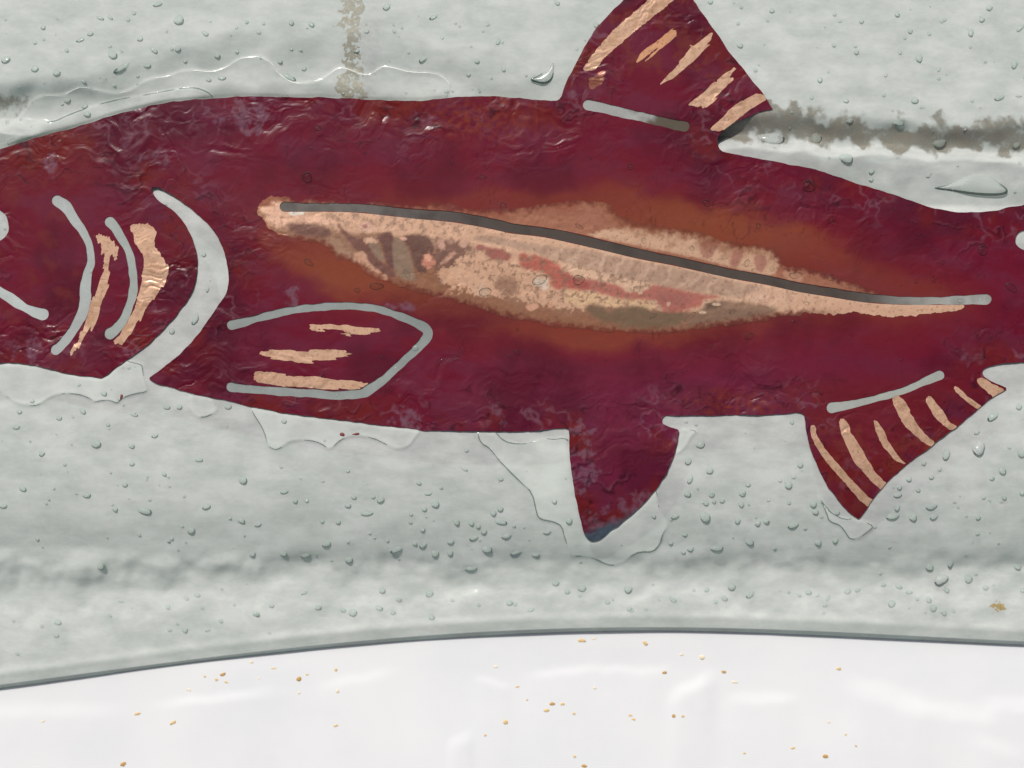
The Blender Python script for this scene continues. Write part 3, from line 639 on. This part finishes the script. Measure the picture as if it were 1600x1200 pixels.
streak(cp([(1010,175),(940,222),(870,280),(800,335),(765,392),(840,365),(910,315),(970,255),(1030,205)], 800, 0), dorsal, 1.3, 2, (205, 150, 112), -40)
streak(cp([(1255,200),(1190,240),(1100,310),(1050,380),(1000,450),(905,540),(1000,495),(1080,435),(1155,375),(1205,300),(1245,250)], 800, 0), dorsal, .7, 3, ang=-40)
streak(cp([(1405,415),(1350,450),(1280,510),(1200,560),(1150,620),(1090,660),(1180,672),(1255,635),(1325,565),(1390,500),(1375,470)], 800, 0), dorsal, .9, 4, ang=-40)
streak(cp([(1540,570),(1460,620),(1370,670),(1310,740),(1240,795),(1250,818),(1310,822),(1370,782),(1460,712),(1545,650),(1600,615)], 800, 0), dorsal, .35, 5, ang=-40)
streak([(928,118),(946,106),(944,124),(930,140),(920,140),(918,126)], dorsal, .6, 6, (128, 72, 58), label='dull brown rubbed spot on the fin')
streak(cp([(595,268),(620,310),(652,380),(642,470),(600,620),(580,670),(530,830),(480,920),(430,1000),(460,1018),(520,930),(600,820),(642,720),(655,640),(682,560),(692,460),(682,400),(700,400),(716,432),(737,370),(710,310),(670,280),(630,272)], 0, 300), head, 1.3, 7, ang=105)
streak(cp([(800,198),(830,260),(860,350),(890,400),(900,470),(880,570),(860,640),(840,730),(790,820),(740,900),(708,940),(772,958),(812,890),(870,810),(920,720),(1000,620),(1055,530),(1055,460),(1005,390),(960,320),(978,240),(930,192),(870,203)], 0, 300), head, .55, 8, ang=105)
streak(cp([(335,822),(400,822),(500,822),(600,838),(700,850),(780,875),(700,893),(600,893),(500,883),(430,868),(335,862)], 400, 300), pect, 1.5, 9, ang=4)
streak(cp([(10,998),(100,998),(200,988),(300,983),(420,983),(520,988),(690,1010),(600,1022),(520,1032),(450,1062),(350,1067),(200,1057),(80,1038)], 400, 300), pect, .8, 10, ang=2)
streak([(392,580),(420,582),(470,587),(520,592),(572,599),(586,602),(562,609),(520,610),(470,607),(420,601),(398,596)], pect, .8, 11, ang=6)
for k, P in enumerate([
 [(262,258),(298,256),(302,330),(372,430),(442,510),(522,600),(602,680),(680,740),(640,790),(538,690),(468,600),(378,510),(298,400),(263,320)],
 [(443,218),(482,218),(522,300),(582,400),(642,510),(702,590),(770,640),(740,690),(678,640),(598,550),(538,490),(488,390),(453,300)],
 [(653,226),(692,233),(742,330),(782,410),(832,470),(868,506),(788,477),(728,402),(678,320)],
 [(768,76),(812,66),(862,110),(902,200),(952,290),(1060,375),(1030,402),(938,340),(848,250),(798,170)],
 [(988,88),(1010,74),(1052,110),(1102,180),(1132,240),(1190,270),(1150,300),(1078,245),(1028,190),(998,130)],
 [(1158,18),(1180,13),(1232,60),(1292,110),(1350,145),(1310,164),(1248,120),(1178,60)]]):
    streak(cp(P, 1200, 600), anal, .25, 12 + k, ang=50)
streak([(1524,591),(1537,590),(1552,600),(1574,611),(1556,625),(1544,615),(1531,602)], anal, .25, 19)
streak([(1310,655),(1318,668),(1326,690),(1320,684),(1308,668)], anal, 1.0, 20, (128, 66, 50)) if False else None

pt = sheet('bare_copper_belly', 396, 300, 1520, 528, 1.5, patch_sdf, lambda x, y: fish_z(x, y) + .00005 + .00003 * fbm(x, y, 14, 420, 3), M_copper, body, patch_col, .00004)
pt['label'] = 'mottled pinkish bare copper belly with a red streak and brown marbling'
# dark strip painting the reflection in the open lateral slot
def lat_col(x, y):
    c = np.broadcast_to(lin(74, 66, 62), x.shape + (3,)).copy()
    c = lerp(c, lin(108, 104, 102), sm(820, 500, x) * .8)
    c = lerp(c, lin(150, 150, 146), sm(1320, 1500, x))
    return lerp(c, lin(52, 46, 42), np.clip(fbm(x, y, 40, 500, 3), 0, 1) * .5)
la = sheet('lateral_reflection', 430, 308, 1560, 486, 1.6, lambda x, y: chain_sdf(LATERAL, x, y) - .8, lambda x, y: base_h(x, y) - roll(y) + .0003, M_fish, body, lat_col, .0001)
la['label'] = 'long dark grey curved strip along the side, painting the reflection in the slot'

for si, cc, par in ((0, (158, 163, 161), head), (1, (150, 156, 152), head), (2, (168, 174, 172), head), (5, (134, 140, 138), pect), (3, (150, 152, 150), dorsal), (6, (150, 154, 148), anal)):  # grey strips fill the open slots, their dimmer light painted as colour
    C_ = SLOTS[si]; A_ = np.array(C_)
    sheet('slot_shade', A_[:, 0].min() - 14, A_[:, 1].min() - 14, A_[:, 0].max() + 14, A_[:, 1].max() + 14, 1.6, lambda x, y: chain_sdf(C_, x, y) - 1.2,
          lambda x, y: base_h(x, y) - roll(y) + .00026, M_fish, par, lambda x, y: (lerp(np.broadcast_to(lin(*cc), x.shape + (3,)), lin(84, 76, 66), sm(975, 1030, x + 26 * fbm(x, y, 22, 512, 3)) * (si == 3))) * (1 + .10 * fbm(x, y, 40, 510 + si, 3))[..., None] * (1 - .22 * (si == 5) * sm(590, 665, x) * sm(560, 500, y))[..., None], .0001)
# ------------------------------------------------------------------ bubbles of the glass
BUB = """1206 16 5|1304 22 4|1346 33 5|1303 70 4|1338 81 5|1281 124 5.5|1384 117 4|1406 82 4|1402 22 5|1422 48 5|1476 30 4|1452 52 4|1517 50 5 8 20|1534 30 5|1546 12 6 5 -30|1594 43 4 9 50|1585 100 5 9 20|1436 90 6 8 10|1429 156 7 6|1322 157 5 4|1381 148 4|1467 122 4|1467 108 3 5|1516 73 3|1561 152 10 5 -20|1519 157 3.5|1591 150 6 2|1268 152 4|1540 96 3|1328 188 7 5 -30|1404 192 11 5|1468 223 13 9 -15|1588 226 8 6 -30|1275 215 10 11|1322 247 14 8 12|1362 267 6 5|1205 215 27 11 5|1263 291 12|1361 280 5|1450 274 4
822 117 3|931 38 5 6|870 4 6 4|1110 2 5|1156 70 6|1153 36 4|1158 11 3.5|1180 109 4.5|985 260 6 5|924 165 2.5|984 175 2.5|1065 198 2.5
661 92 9 4 -35|557 79 6 3.5 -25|745 95 5|677 26 9 3.5 -35|604 10 9 5|437 95 5|451 120 13 5 25|475 107 5 4 -30|778 64 4 7 20|712 36 2.5|573 49 5 3 -20|455 35 5|486 37 6|787 108 4|480 277 9 10 -20|754 277 7 3.5 -10|636 249 3|673 249 3|707 245 3|762 38 4 3|732 116 5 3|628 43 3|785 66 3|718 41 3|697 142 4|707 142 3|749 142 3
67 42 5|141 52 6 4|279 30 9|277 76 6|175 84 9|339 86 6|370 80 4|240 78 9 4|230 102 7 4|54 107 8 5|88 113 7 6|8 92 9 6|190 105 17 5 -33|209 20 4|246 6 9 4 -15|320 52 8 4|325 124 6 4|346 121 8 4|136 177 7|132 165 6 5|105 156 6|385 34 4|219 60 6 4|156 28 8 3 20|172 27 6 3|200 30 4|268 76 4|289 95 4|68 61 3|54 66 4|104 78 4|125 62 8 3 -20|130 127 6 3|178 133 4
1104 317 8 6|1185 353 5|1006 376 5 5.5|932 355 4.5 4|905 354 8 4 35|1081 388 5 4|1128 402 4|1167 411 5 7 20|904 437 11 9 -20|942 443 4.5 6.5 10|993 452 5.5 5|959 371 4|786 322 7 6|1171 525 10 6 -20|1015 461 3|808 551 5|1024 472 4|1067 478 4.5|1145 487 7 3.5 -25|1172 491 4|1020 494 8 3 -35|875 343 4 2.5|808 515 3|1078 495 14 4 -40
1300 346 6 5|1536 391 9 10 -20|1473 410 4|1580 449 12 7|1431 441 3.5|1459 438 3.5|1243 430 12 6 -10|1298 434 6.5 6 -20|1206 420 4 5|1501 470 5 4|1532 467 4.5|1240 502 4
648 542 8|618 575 5|597 558 4.5|482 410 10 5 35|588 447 13 6|636 429 4.5 10 -25|526 617 4|460 483 3 8 30|843 437 14 9|758 456 12 8|558 453 6 4|324 451 3 7 15|318 397 5|268 517 5 6 20|305 497 5 12 25|142 423 4 7
162 614 6 5|30 643 5|25 667 7 4|129 642 6 5|92 653 6 4|150 693 9 7|205 696 6|65 708 6 5|242 680 7 4|260 636 7 4|280 635 5|356 635 7 5|379 749 8|322 791 8 5 -15|225 797 14 7 15|179 795 6|298 828 8|376 813 8 5|135 773 8 5|35 763 8 5|5 790 8 4 -20|256 740 5|206 724 5|195 757 5|58 842 4|394 865 6|157 884 7 8|310 718 8 4|209 648 8 3 10|302 616 4|84 763 3|76 780 3|72 786 3|268 841 4|263 745 3|230 745 3|217 835 4|359 809 4|168 663 4|285 822 3|263 845 3|264 846 3
545 874 8|477 867 10 5 -15|442 865 8 5|510 849 9 6|620 858 13 6 -30|573 802 13 4 -5|594 780 7 6 -35|552 776 6 4|543 789 6|444 768 8 4 -15|669 771 7 3|680 787 8 7 -30|663 795 5|713 815 6 7|736 817 6 5|782 815 12 5 10|741 840 10 4|791 837 10 5 -15|760 857 10 8|704 846 7 5|703 863 6 7|679 864 7 8|661 851 8 5 -40|735 888 12 5 -5|782 748 5|781 794 6|770 801 6|654 754 5|725 733 8 2.5 22|403 819 7 4 -20|503 814 4.5|528 815 5|461 782 5|479 782 4|543 735 4|660 827 5|641 815 4|648 849 5|747 822 5|756 830 6 5|605 844 4|689 761 4|642 803 4|583 776 4
1094 694 9 7|1075 720 7 6|1109 735 7 6|1078 748 5 9 25|1074 771 7|1112 772 6|1101 807 11 9|1128 782 5|1115 783 5|1103 786 5|1160 770 7|1169 757 5|1158 788 6|1152 813 6|1184 817 6|1197 814 6|1120 856 13 6 -5|1079 857 7 5|1170 846 10 6|866 783 5|889 813 6 7|855 831 8 4 -15|807 863 12 4|837 867 8 4|1048 848 5|1070 835 5|1055 806 8 5|1021 806 5|1098 785 3|803 821 4|1090 763 3
1478 709 7 11 15|1551 650 12 6 -32|1529 700 13 13 -20|1596 708 8|1566 735 7 8 -30|1550 747 5|1443 723 5 5|1420 748 5.5|1405 761 6|1402 773 8 5|1402 792 5 8 20|1395 806 13 6 -20|1427 808 8 7|1455 791 12 6 -10|1459 807 9 5|1528 808 5|1455 745 5|1232 757 7 8|1240 745 4|1271 787 7|1274 799 6|1308 800 5|1239 820 11 6 -20|1200 814 4|1278 847 7|1305 844 6|1250 726 6|1237 659 4.5|1569 777 5|1597 770 5|1592 635 6|1537 777 4|1452 885 8|1485 880 5 8 25|1590 885 7|1233 785 4|1258 825 4|1434 765 5|1468 733 4|1210 856 4
90 972 7 5 15|88 993 5 4|65 978 4|262 949 4.5|289 984 5 6|308 930 6 4|316 950 4|345 970 4.5|172 962 4|27 1021 4|265 984 4|325 985 5 2|277 975 3|399 959 6 5|366 945 3|21 970 3|188 940 6 2
551 957 8 7|536 953 6 4|592 950 7 5|623 937 6 4|671 927 8 7|597 922 6|614 957 5 4|497 949 6 5|424 946 5 4|402 960 5|796 942 6|748 945 4|476 926 7 3|421 989 4|674 964 6|707 938 4
886 924 6 5|909 919 8 6 -20|905 931 4 3|868 911 7 5|981 920 8|949 941 5 4|1084 922 3.5|1104 921 5|1143 916 8 7 -30|1132 935 6 5|1172 929 9 5 -40|1051 937 9 4 35|1118 940 4|983 951 5|1009 952 4|1020 913 3|829 953 8 3 -25|805 944 4
1263 925 6 5|1249 930 4|1324 924 6 5|1340 922 5|1293 935 3 7 35|1289 946 5 3 -20|1404 916 8 4|1420 925 7 4|1393 943 8 6 -30|1478 921 7 5|1470 905 13 10 -20|1513 904 7 9 10|1433 936 4|1458 950 6 7|1475 958 5|1451 937 5 7|1232 925 4|1380 913 5|1490 955 3 4|1598 922 5|1540 918 5|1446 957 3|1287 958 3"""
rb = random.Random(4)
def dome(cx, cy, rx, ry, ang, seed, zbase, hfac=.62, seg=18, rings=6, lean=0.0):
    """A flattened clear bead sunk a little in the glass, slightly irregular."""
    rr = random.Random(seed); e1, e2 = rr.uniform(-.10, .10), rr.uniform(-.10, .10); p1 = rr.uniform(0, 6.28)
    V = []; F = []; hz = hfac * min(rx, ry) * S
    ca, sa = math.cos(R(ang)), math.sin(R(ang))
    def ringpts(rad, z):
        out = []
        for k in range(seg):
            a = 2 * math.pi * k / seg; q = rad * (1 + e1 * math.cos(2 * a + p1) + e2 * math.cos(3 * a - p1))
            u, v_ = rx * q * math.cos(a), ry * q * math.sin(a)
            out.append((cx + u * ca - v_ * sa, cy + u * sa + v_ * ca, z))
        return out
    L = []
    for i in range(rings * 2 - 1):
        ph = math.pi * (i + 1) / (rings * 2); q_ = lean * max(0, math.cos(ph)); L += [(a_ + q_ * .35 * rx, b_ + q_ * .94 * ry, c_) for a_, b_, c_ in ringpts(math.sin(ph), zbase + hz * math.cos(ph))]
    L.append((cx + lean * .35 * rx, cy + lean * .94 * ry, zbase + hz)); L.append((cx, cy, zbase - hz))
    A = np.array(L); V = W(A[:, 0], A[:, 1], A[:, 2]); n = rings * 2 - 1
    for i in range(n - 1):
        for k in range(seg):
            k2 = (k + 1) % seg; F.append((i * seg + k, (i + 1) * seg + k, (i + 1) * seg + k2)); F.append((i * seg + k, (i + 1) * seg + k2, i * seg + k2))
    T, B = n * seg, n * seg + 1
    for k in range(seg):
        k2 = (k + 1) % seg; F.append((T, k, k2)); F.append((B, (n - 1) * seg + k2, (n - 1) * seg + k))
    F = [(a, c, b) for a, b, c in F]
    a, b, c = [V[i] for i in F[-2]]
    if np.dot(np.cross(b - a, c - a), [0, 0, 1]) < 0: F = [(a, c, b) for a, b, c in F]
    # outer band is the rim; leaning bubbles get painted shade away from the sun
    rim = [1 if (max(q) < n * seg and all(math.sin(math.pi * (i // seg + 1) / (rings * 2)) > (.86 if not lean else .74) for i in q) and (not lean or all((L[i][0] - cx) * .35 / rx + (L[i][1] - cy) * .94 / ry > .08 for i in q))) else 0 for q in F]
    return V, F, rim
def surf_z(x, y):
    xa, ya = np.array([float(x)]), np.array([float(y)])
    on = float(fish_sdf(xa, ya)[0]) < 0
    return (float(fish_z(xa, ya)[0]) + .00003) if on else float(glass_h(xa, ya)[0])
M_big = clear_mat('large_bubble_glass', (.80, .84, .82), .14); M_big.node_tree.nodes['Principled BSDF'].inputs['Transmission Weight'].default_value = .55; half_clear(M_big, .40, (.96, .98, .97))
bl = []
for line in BUB.split('\n'):
    for it in line.split('|'):
        q = [float(t) for t in it.split()]
        x, y, rx = q[0], q[1], q[2]; ry = q[3] if len(q) > 3 else rx * rb.uniform(.8, 1.0); an = q[4] if len(q) > 4 else rb.uniform(-40, 40)
        bl.append((x, y, rx * .86, ry * .84, an))
bl.sort(key=lambda b: -b[2] * b[3])
def place(b, seed):
    x, y, rx, ry, an = b
    z = surf_z(x, y); on = float(fish_sdf(np.array([x]), np.array([y]))[0]) < 1
    V, F, rim = dome(x, y, rx, ry, an, seed, z - (.05 if on else .10) * min(rx, ry) * S, .60 if on else .85, 20 if rx > 4 else 14, 7 if rx > 4 else 4, 0 if on else rb.uniform(.25, .5))
    return V, F, rim, on
# the two big drawn out bubbles and a curled one
def blob(P, h, name='bubble', label=None, r=None, mat=None):
    P = smooth_poly(P, 2); x0, y0 = P.min(0) - 2; x1, y1 = P.max(0) + 2
    mx_ = None
    def zf(x, y):
        d = np.clip(-poly_sdf(P, x, y), 0, None); k = np.clip(d / (r or 7.0), 0, 1)
        zz = surf_z(P[:, 0].mean(), P[:, 1].mean()); return zz + .00002 + h * np.sqrt(np.clip(1 - (1 - k) ** 2, 0, 1))
    o = sheet(name, x0, y0, x1, y1, 1.0, lambda x, y: poly_sdf(P, x, y), zf, mat or M_big, plate, None, h * .2)
    if mat is None:
        zc = surf_z(P[:, 0].mean(), P[:, 1].mean()); ym = P[:, 1].mean()
        sheet('bubble_rim_shade', x0, y0, x1, y1, .8, lambda x, y: np.abs(poly_sdf(P, x, y) + .6) - np.clip(.7 + .09 * (y - ym), .35, 2.2), lambda x, y: zf(x, y) + .00003, M_bubshade, o, None, .00002)  # dark outline, thicker towards the bottom, paints the bubble's shaded edge
    if label: o['label'] = label
blob([(1453,294),(1475,290),(1495,282),(1512,272),(1530,269),(1548,275),(1562,286),(1575,296),(1572,303),(1550,305),(1520,303),(1490,298)], .0013, label='long pointed bubble, the largest in the plate', r=17)
blob([(826,124),(842,118),(856,108),(866,94),(866,110),(863,124),(852,131),(840,129)], .0008, label='triangular pointed bubble beside the dorsal fin', r=11)
blob([(678,570),(682,562),(694,558),(708,556),(716,548),(722,541),(728,543),(724,552),(714,562),(698,566),(684,573)], .0005, label='curled worm shaped bubble on the dark red body', r=4, mat=M_bead)
for k, b in enumerate(bl[:97]):
    V, F, rim, on = place(b, k); o = mesh_obj('bubble', V, F, [M_bead, M_rimf] if on else ([M_big, M_bubshade] if k < 5 else [M_bub, M_bubshade]), plate); o.data.polygons.foreach_set('material_index', rim)
rest = list(bl[97:])
for k in range(420):
    x = rb.uniform(-20, 1620); y = rb.uniform(-20, 960); r = rb.uniform(.9, 2.6) * (1 if rb.random() < .85 else 1.5)
    d = float(bilinear(_CD, np.array([x]), np.array([y]))[0])
    if d < 0 and rb.random() < .65: continue
    rest.append((x, y, r * rb.uniform(1, 1.6), r, rb.uniform(-50, 50)))
VV = []; FF = []; MI = []; n = 0
for k, b in enumerate(rest):
    V, F, rim, on = place(b, 1000 + k); VV.append(V); FF.append(np.array(F) + n); n += len(V); MI += [r_ + (2 if on else 0) for r_ in rim]
o = mesh_obj('bubbles', np.concatenate(VV), np.concatenate(FF), [M_bub, M_bubshade, M_bead, M_rimf], plate); o.data.polygons.foreach_set('material_index', MI); o['kind'] = 'stuff'; o['label'] = 'hundreds of tiny seed bubbles through the plate'

# ------------------------------------------------------------------ stains, scraps and crumbs
def crumb(name, label, cat, px, py, rx, ry, ang, z, mat, thick=.4, seed=0, group=None, n=1):
    rr = random.Random(seed * 7 + 3); V = []; F = []; base = 0
    for k in range(n):
        ox, oy = (0, 0) if k == 0 else (rr.uniform(-1, 1) * rx * .8, rr.uniform(-1, 1) * ry * .8)
        s_ = 1 if n == 1 else rr.uniform(.45, .75)
        seg = 11; ca, sa = math.cos(R(ang)), math.sin(R(ang)); zz = thick * min(rx, ry) * S * s_
        rad = [rr.uniform(.72, 1.15) for _ in range(seg)]
        L = []
        for (f, h) in ((1.0, -.2), (1.0, .35), (.6, .85)):
            for i in range(seg):
                a = 2 * math.pi * i / seg; q = rad[i] * f * s_ * (1 + rr.uniform(-.06, .06)); u, v_ = rx * q * math.cos(a), ry * q * math.sin(a)
                L.append((px + ox + u * ca - v_ * sa, py + oy + u * sa + v_ * ca, z + zz * (h + rr.uniform(-.1, .1))))
        L.append((px + ox, py + oy, z + zz)); A = np.array(L); Vk = W(A[:, 0], A[:, 1], A[:, 2])
        for r_ in range(2):
            for i in range(seg):
                i2 = (i + 1) % seg; a, b, c, d = r_ * seg + i, r_ * seg + i2, (r_ + 1) * seg + i2, (r_ + 1) * seg + i
                F += [(base + a, base + c, base + b), (base + a, base + d, base + c)]
        for i in range(seg): F.append((base + 3 * seg, base + 2 * seg + (i + 1) % seg, base + 2 * seg + i))
        V.append(Vk); base += len(Vk)
    V = np.concatenate(V); org = V.mean(0)
    o = mesh_obj(name, V - org, F, mat); o.location = org
    o['label'] = label; o['category'] = cat
    if group: o['group'] = group
    return o
M_rust = flat_mat('ochre_flake', tuple(lin(206, 170, 108)), tuple(lin(222, 198, 148)), 1500, .7)
M_rustd = flat_mat('brown_flake', tuple(lin(168, 128, 70)), tuple(lin(204, 166, 104)), 1500, .7)
M_pale = flat_mat('pale_tan_flake', tuple(lin(226, 208, 176)), tuple(lin(232, 218, 190)), 1500, .8)
FL = [  # x, y, rx, ry, angle, shade, pieces, label
 (67,1127,4,2,0,'p',1,'tiny pale tan crumb near the lower left corner of the white surface'),
 (215,1115,6,3,-15,'o',1,'oval ochre flake on the white surface below the rim, left of its near twin'),
 (270,1129,6,3.2,-30,'o',1,'slanted ochre flake just right of the oval ochre flake at lower left'),
 (192,1194,6,4,-25,'d',1,'brown orange flake cut by the bottom edge at lower left'),
 (348,1054,7,3,-20,'d',1,'slanted ochre flake topping the cluster under the left rim'),
 (338,1062,3,3.5,-40,'o',1,'small ochre crumb at the left side of the cluster under the left rim'),
 (355,1067,5,2.4,20,'o',2,'long thin ochre flake at the foot of the cluster under the left rim'),
 (320,1057,3,2,30,'o',1,'small lone ochre crumb just left of the rim cluster'),
 (295,1078,5,2,20,'p',1,'faint pale tan smear of grit below the left rim cluster'),
 (393,1035,4,2.5,0,'p',1,'pale crumb touching the shadow of the rim left of centre'),
 (430,1044,8,2.6,3,'o',2,'flat elongated ochre flake under the rim, longest on the left half'),
 (467,1061,5.5,4,-20,'d',1,'chunky brown flake between the elongated flake and a round crumb'),
 (480,1054,3,2.2,0,'o',1,'small ochre crumb touching the upper right of the chunky flake'),
 (525,1047,3.2,3.6,0,'o',1,'round ochre crumb alone right of the chunky flake'),
 (467,1083,3,2,0,'p',1,'tiny tan crumb straight below the chunky flake'),
 (527,1080,4,3.5,0,'p',1,'blurred pale tan crumb below the round ochre crumb'),
 (525,1134,4,2.5,-10,'o',1,'small ochre crumb alone at lower middle left of the white surface'),
 (404,1060,2.5,1.6,0,'p',1,'very tiny speck left of the chunky brown flake'),
 (790,1128,4.2,5,5,'o',1,'upright ochre flake alone in the lower middle of the white surface'),
 (758,1149,3,2.4,0,'o',1,'small tan crumb lower left of the upright ochre flake'),
 (774,1042,4,2.4,0,'p',1,'faint pale crumb below the rim at the picture centre'),
 (908,1001,8,3.5,5,'o',1,'wide ochre smear hugging the rim right of centre'),
 (928,998,5,2,0,'p',1,'thin pale fleck right beside the wide smear at the rim'),
 (1008,1005,6.5,3.6,42,'o',1,'diagonal ochre flake close below the rim'),
 (1065,1023,3.5,2.2,0,'p',1,'tiny pale crumb right of the diagonal flake'),
 (1097,1027,5,4,0,'p',1,'round pale tan crumb below the rim right of the diagonal flake'),
 (1038,1051,4.5,3,0,'d',1,'dark ochre oval flake left of the brightest sunlit patch'),
 (1131,1050,5.5,2.6,12,'d',1,'dark ochre oval flake right of the brightest sunlit patch'),
 (1148,1066,7,2.2,6,'p',1,'pale elongated fleck just below the right oval flake'),
 (809,1073,4.5,1.8,0,'o',1,'thin yellowish fleck left of the three flake group'),
 (824,1094,3,2,0,'d',1,'tiny brown crumb left of the three flake group'),
 (863,1100,5.5,3.6,0,'d',1,'largest brown flake of the three flake group, in its middle'),
 (879,1100,4,3,0,'o',1,'ochre crumb at the right of the three flake group'),
 (854,1110,5.5,3,-15,'o',1,'slanted ochre crumb at the lower left of the three flake group'),
 (897,1115,3.4,2.4,10,'o',1,'small ochre crumb lower right of the three flake group'),
 (985,1118,4,2,5,'o',1,'thin upper fleck of a touching pair in the lower centre right'),
 (990,1124,4,2.4,20,'o',1,'lower fleck of a touching pair in the lower centre right'),
 (1053,1119,4.8,3.8,0,'d',1,'darkest brown flake, just under the brightest sunlit patch'),
 (1067,1119,3.2,2.6,0,'o',1,'pale ochre crumb to the right of the darkest brown flake'),
 (898,1182,3.2,2.6,20,'o',1,'small ochre crumb near the bottom edge right of centre'),
 (913,1197,5,3.4,20,'d',1,'ochre flake cut by the bottom edge right of centre'),
 (1163,1177,3.4,2.2,20,'o',1,'lone tiny tan crumb at the lower right, left of the twin flakes'),
 (929,1075,3.4,2.4,0,'p',1,'faint crumb above the three flake group'),
 (1311,1045,5,3.2,-5,'o',1,'ochre flake with a pale tail right of centre below the rim'),
 (1239,1169,7,3,-8,'o',2,'broken elongated ochre flake, left one of the twin flakes at lower right'),
 (1290,1182,6,4,18,'d',1,'thick ochre flake, right one of the twin flakes at lower right'),
 (1322,1148,3.2,2.2,20,'o',1,'tiny ochre crumb above the thick flake at lower right'),
 (1338,1166,4,1.8,35,'d',1,'thin brown sliver right of the thick flake at lower right'),
 (1295,1128,3.4,2.2,30,'p',1,'faint pale crumb highest of the lower right scatter'),
]
for k, (x, y, rx, ry, an, sh, n_, lb) in enumerate(FL):
    crumb('rust_flake', lb, 'flake', x, y, rx * .85, ry * .85, an, table_z(x, y) - .00002, {'o': M_rust, 'd': M_rustd, 'p': M_pale}[sh], .35, k, 'ochre flakes scattered on the white surface', n_)
M_scrap = flat_mat('foil_scrap_red', tuple(lin(96, 36, 40)), tuple(lin(120, 60, 52)), 900, .5)
crumb('foil_scrap', 'dark red foil scrap below the head, at the scalloped line', 'foil scrap', 190, 620, 2.4, 4.5, 20, surf_z(190, 620), M_scrap, .2, 201)
crumb('foil_scrap', 'left and larger of two brown foil scraps under the belly', 'foil scrap', 535, 679, 4, 3.2, 10, surf_z(535, 679), M_scrap, .2, 202)
crumb('foil_scrap', 'right and longer of two brown foil scraps under the belly', 'foil scrap', 557, 678, 6, 2, -5, surf_z(557, 678), M_scrap, .2, 203)
# stains on the glass
def stain(name, label, P, col, hard, thresh, seed):
    m, t, p = newmat(name + '_crust'); oc = objcoord(t); n_ = noise_node(t, 1300, 5, .7, oc)
    cr = t.nodes.new('ShaderNodeValToRGB'); cr.color_ramp.elements[0].position = .35; cr.color_ramp.elements[1].position = .65
    cr.color_ramp.elements[0].color = (*(lin(*col) * .85), 1); cr.color_ramp.elements[1].color = (*np.clip(lin(*col) * 1.2, 0, 1), 1)
    t.links.new(n_.outputs[0], cr.inputs[0]); t.links.new(cr.outputs[0], p.inputs['Base Color']); p.inputs['Roughness'].default_value = .5
    A = np.array(P, float); x0, y0 = A.min(0) - 8; x1, y1 = A.max(0) + 8
    def sdf(x, y):
        d = poly_sdf(A, x, y); return np.maximum(d + fbm(x, y, 16, seed, 4, .7) * hard, -3 + 0 * x) + np.where(fbm(x, y, 9, seed + 5, 4, .7) > thresh, 8, 0)
    o = sheet(name, x0, y0, x1, y1, 1.2, sdf, lambda x, y: glass_h(x, y) + .00004, m, None, None, .00003, snap=False)
    o['label'] = label; o['category'] = 'stain'
    return o
stain('mineral_streak', 'upright beige crusty streak on the glass above the fish back', [(534,-40),(566,-40),(566,40),(560,60),(562,100),(566,120),(570,158),(530,158),(526,130),(538,110),(537,80),(540,50),(530,38)], (150, 149, 136), 8, .40, 600)
stain('rust_spot', 'round yellowish brown rust spot on the glass at lower right', [(1551,945),(1558,940),(1568,944),(1572,952),(1562,958),(1552,955)], (150, 130, 84), 5, .3, 640)
stain('rust_spot', 'tiny tan rust spot on the glass left of the round one', [(1417,950),(1424,948),(1426,955),(1418,956)], (160, 142, 104), 2, .5, 650)
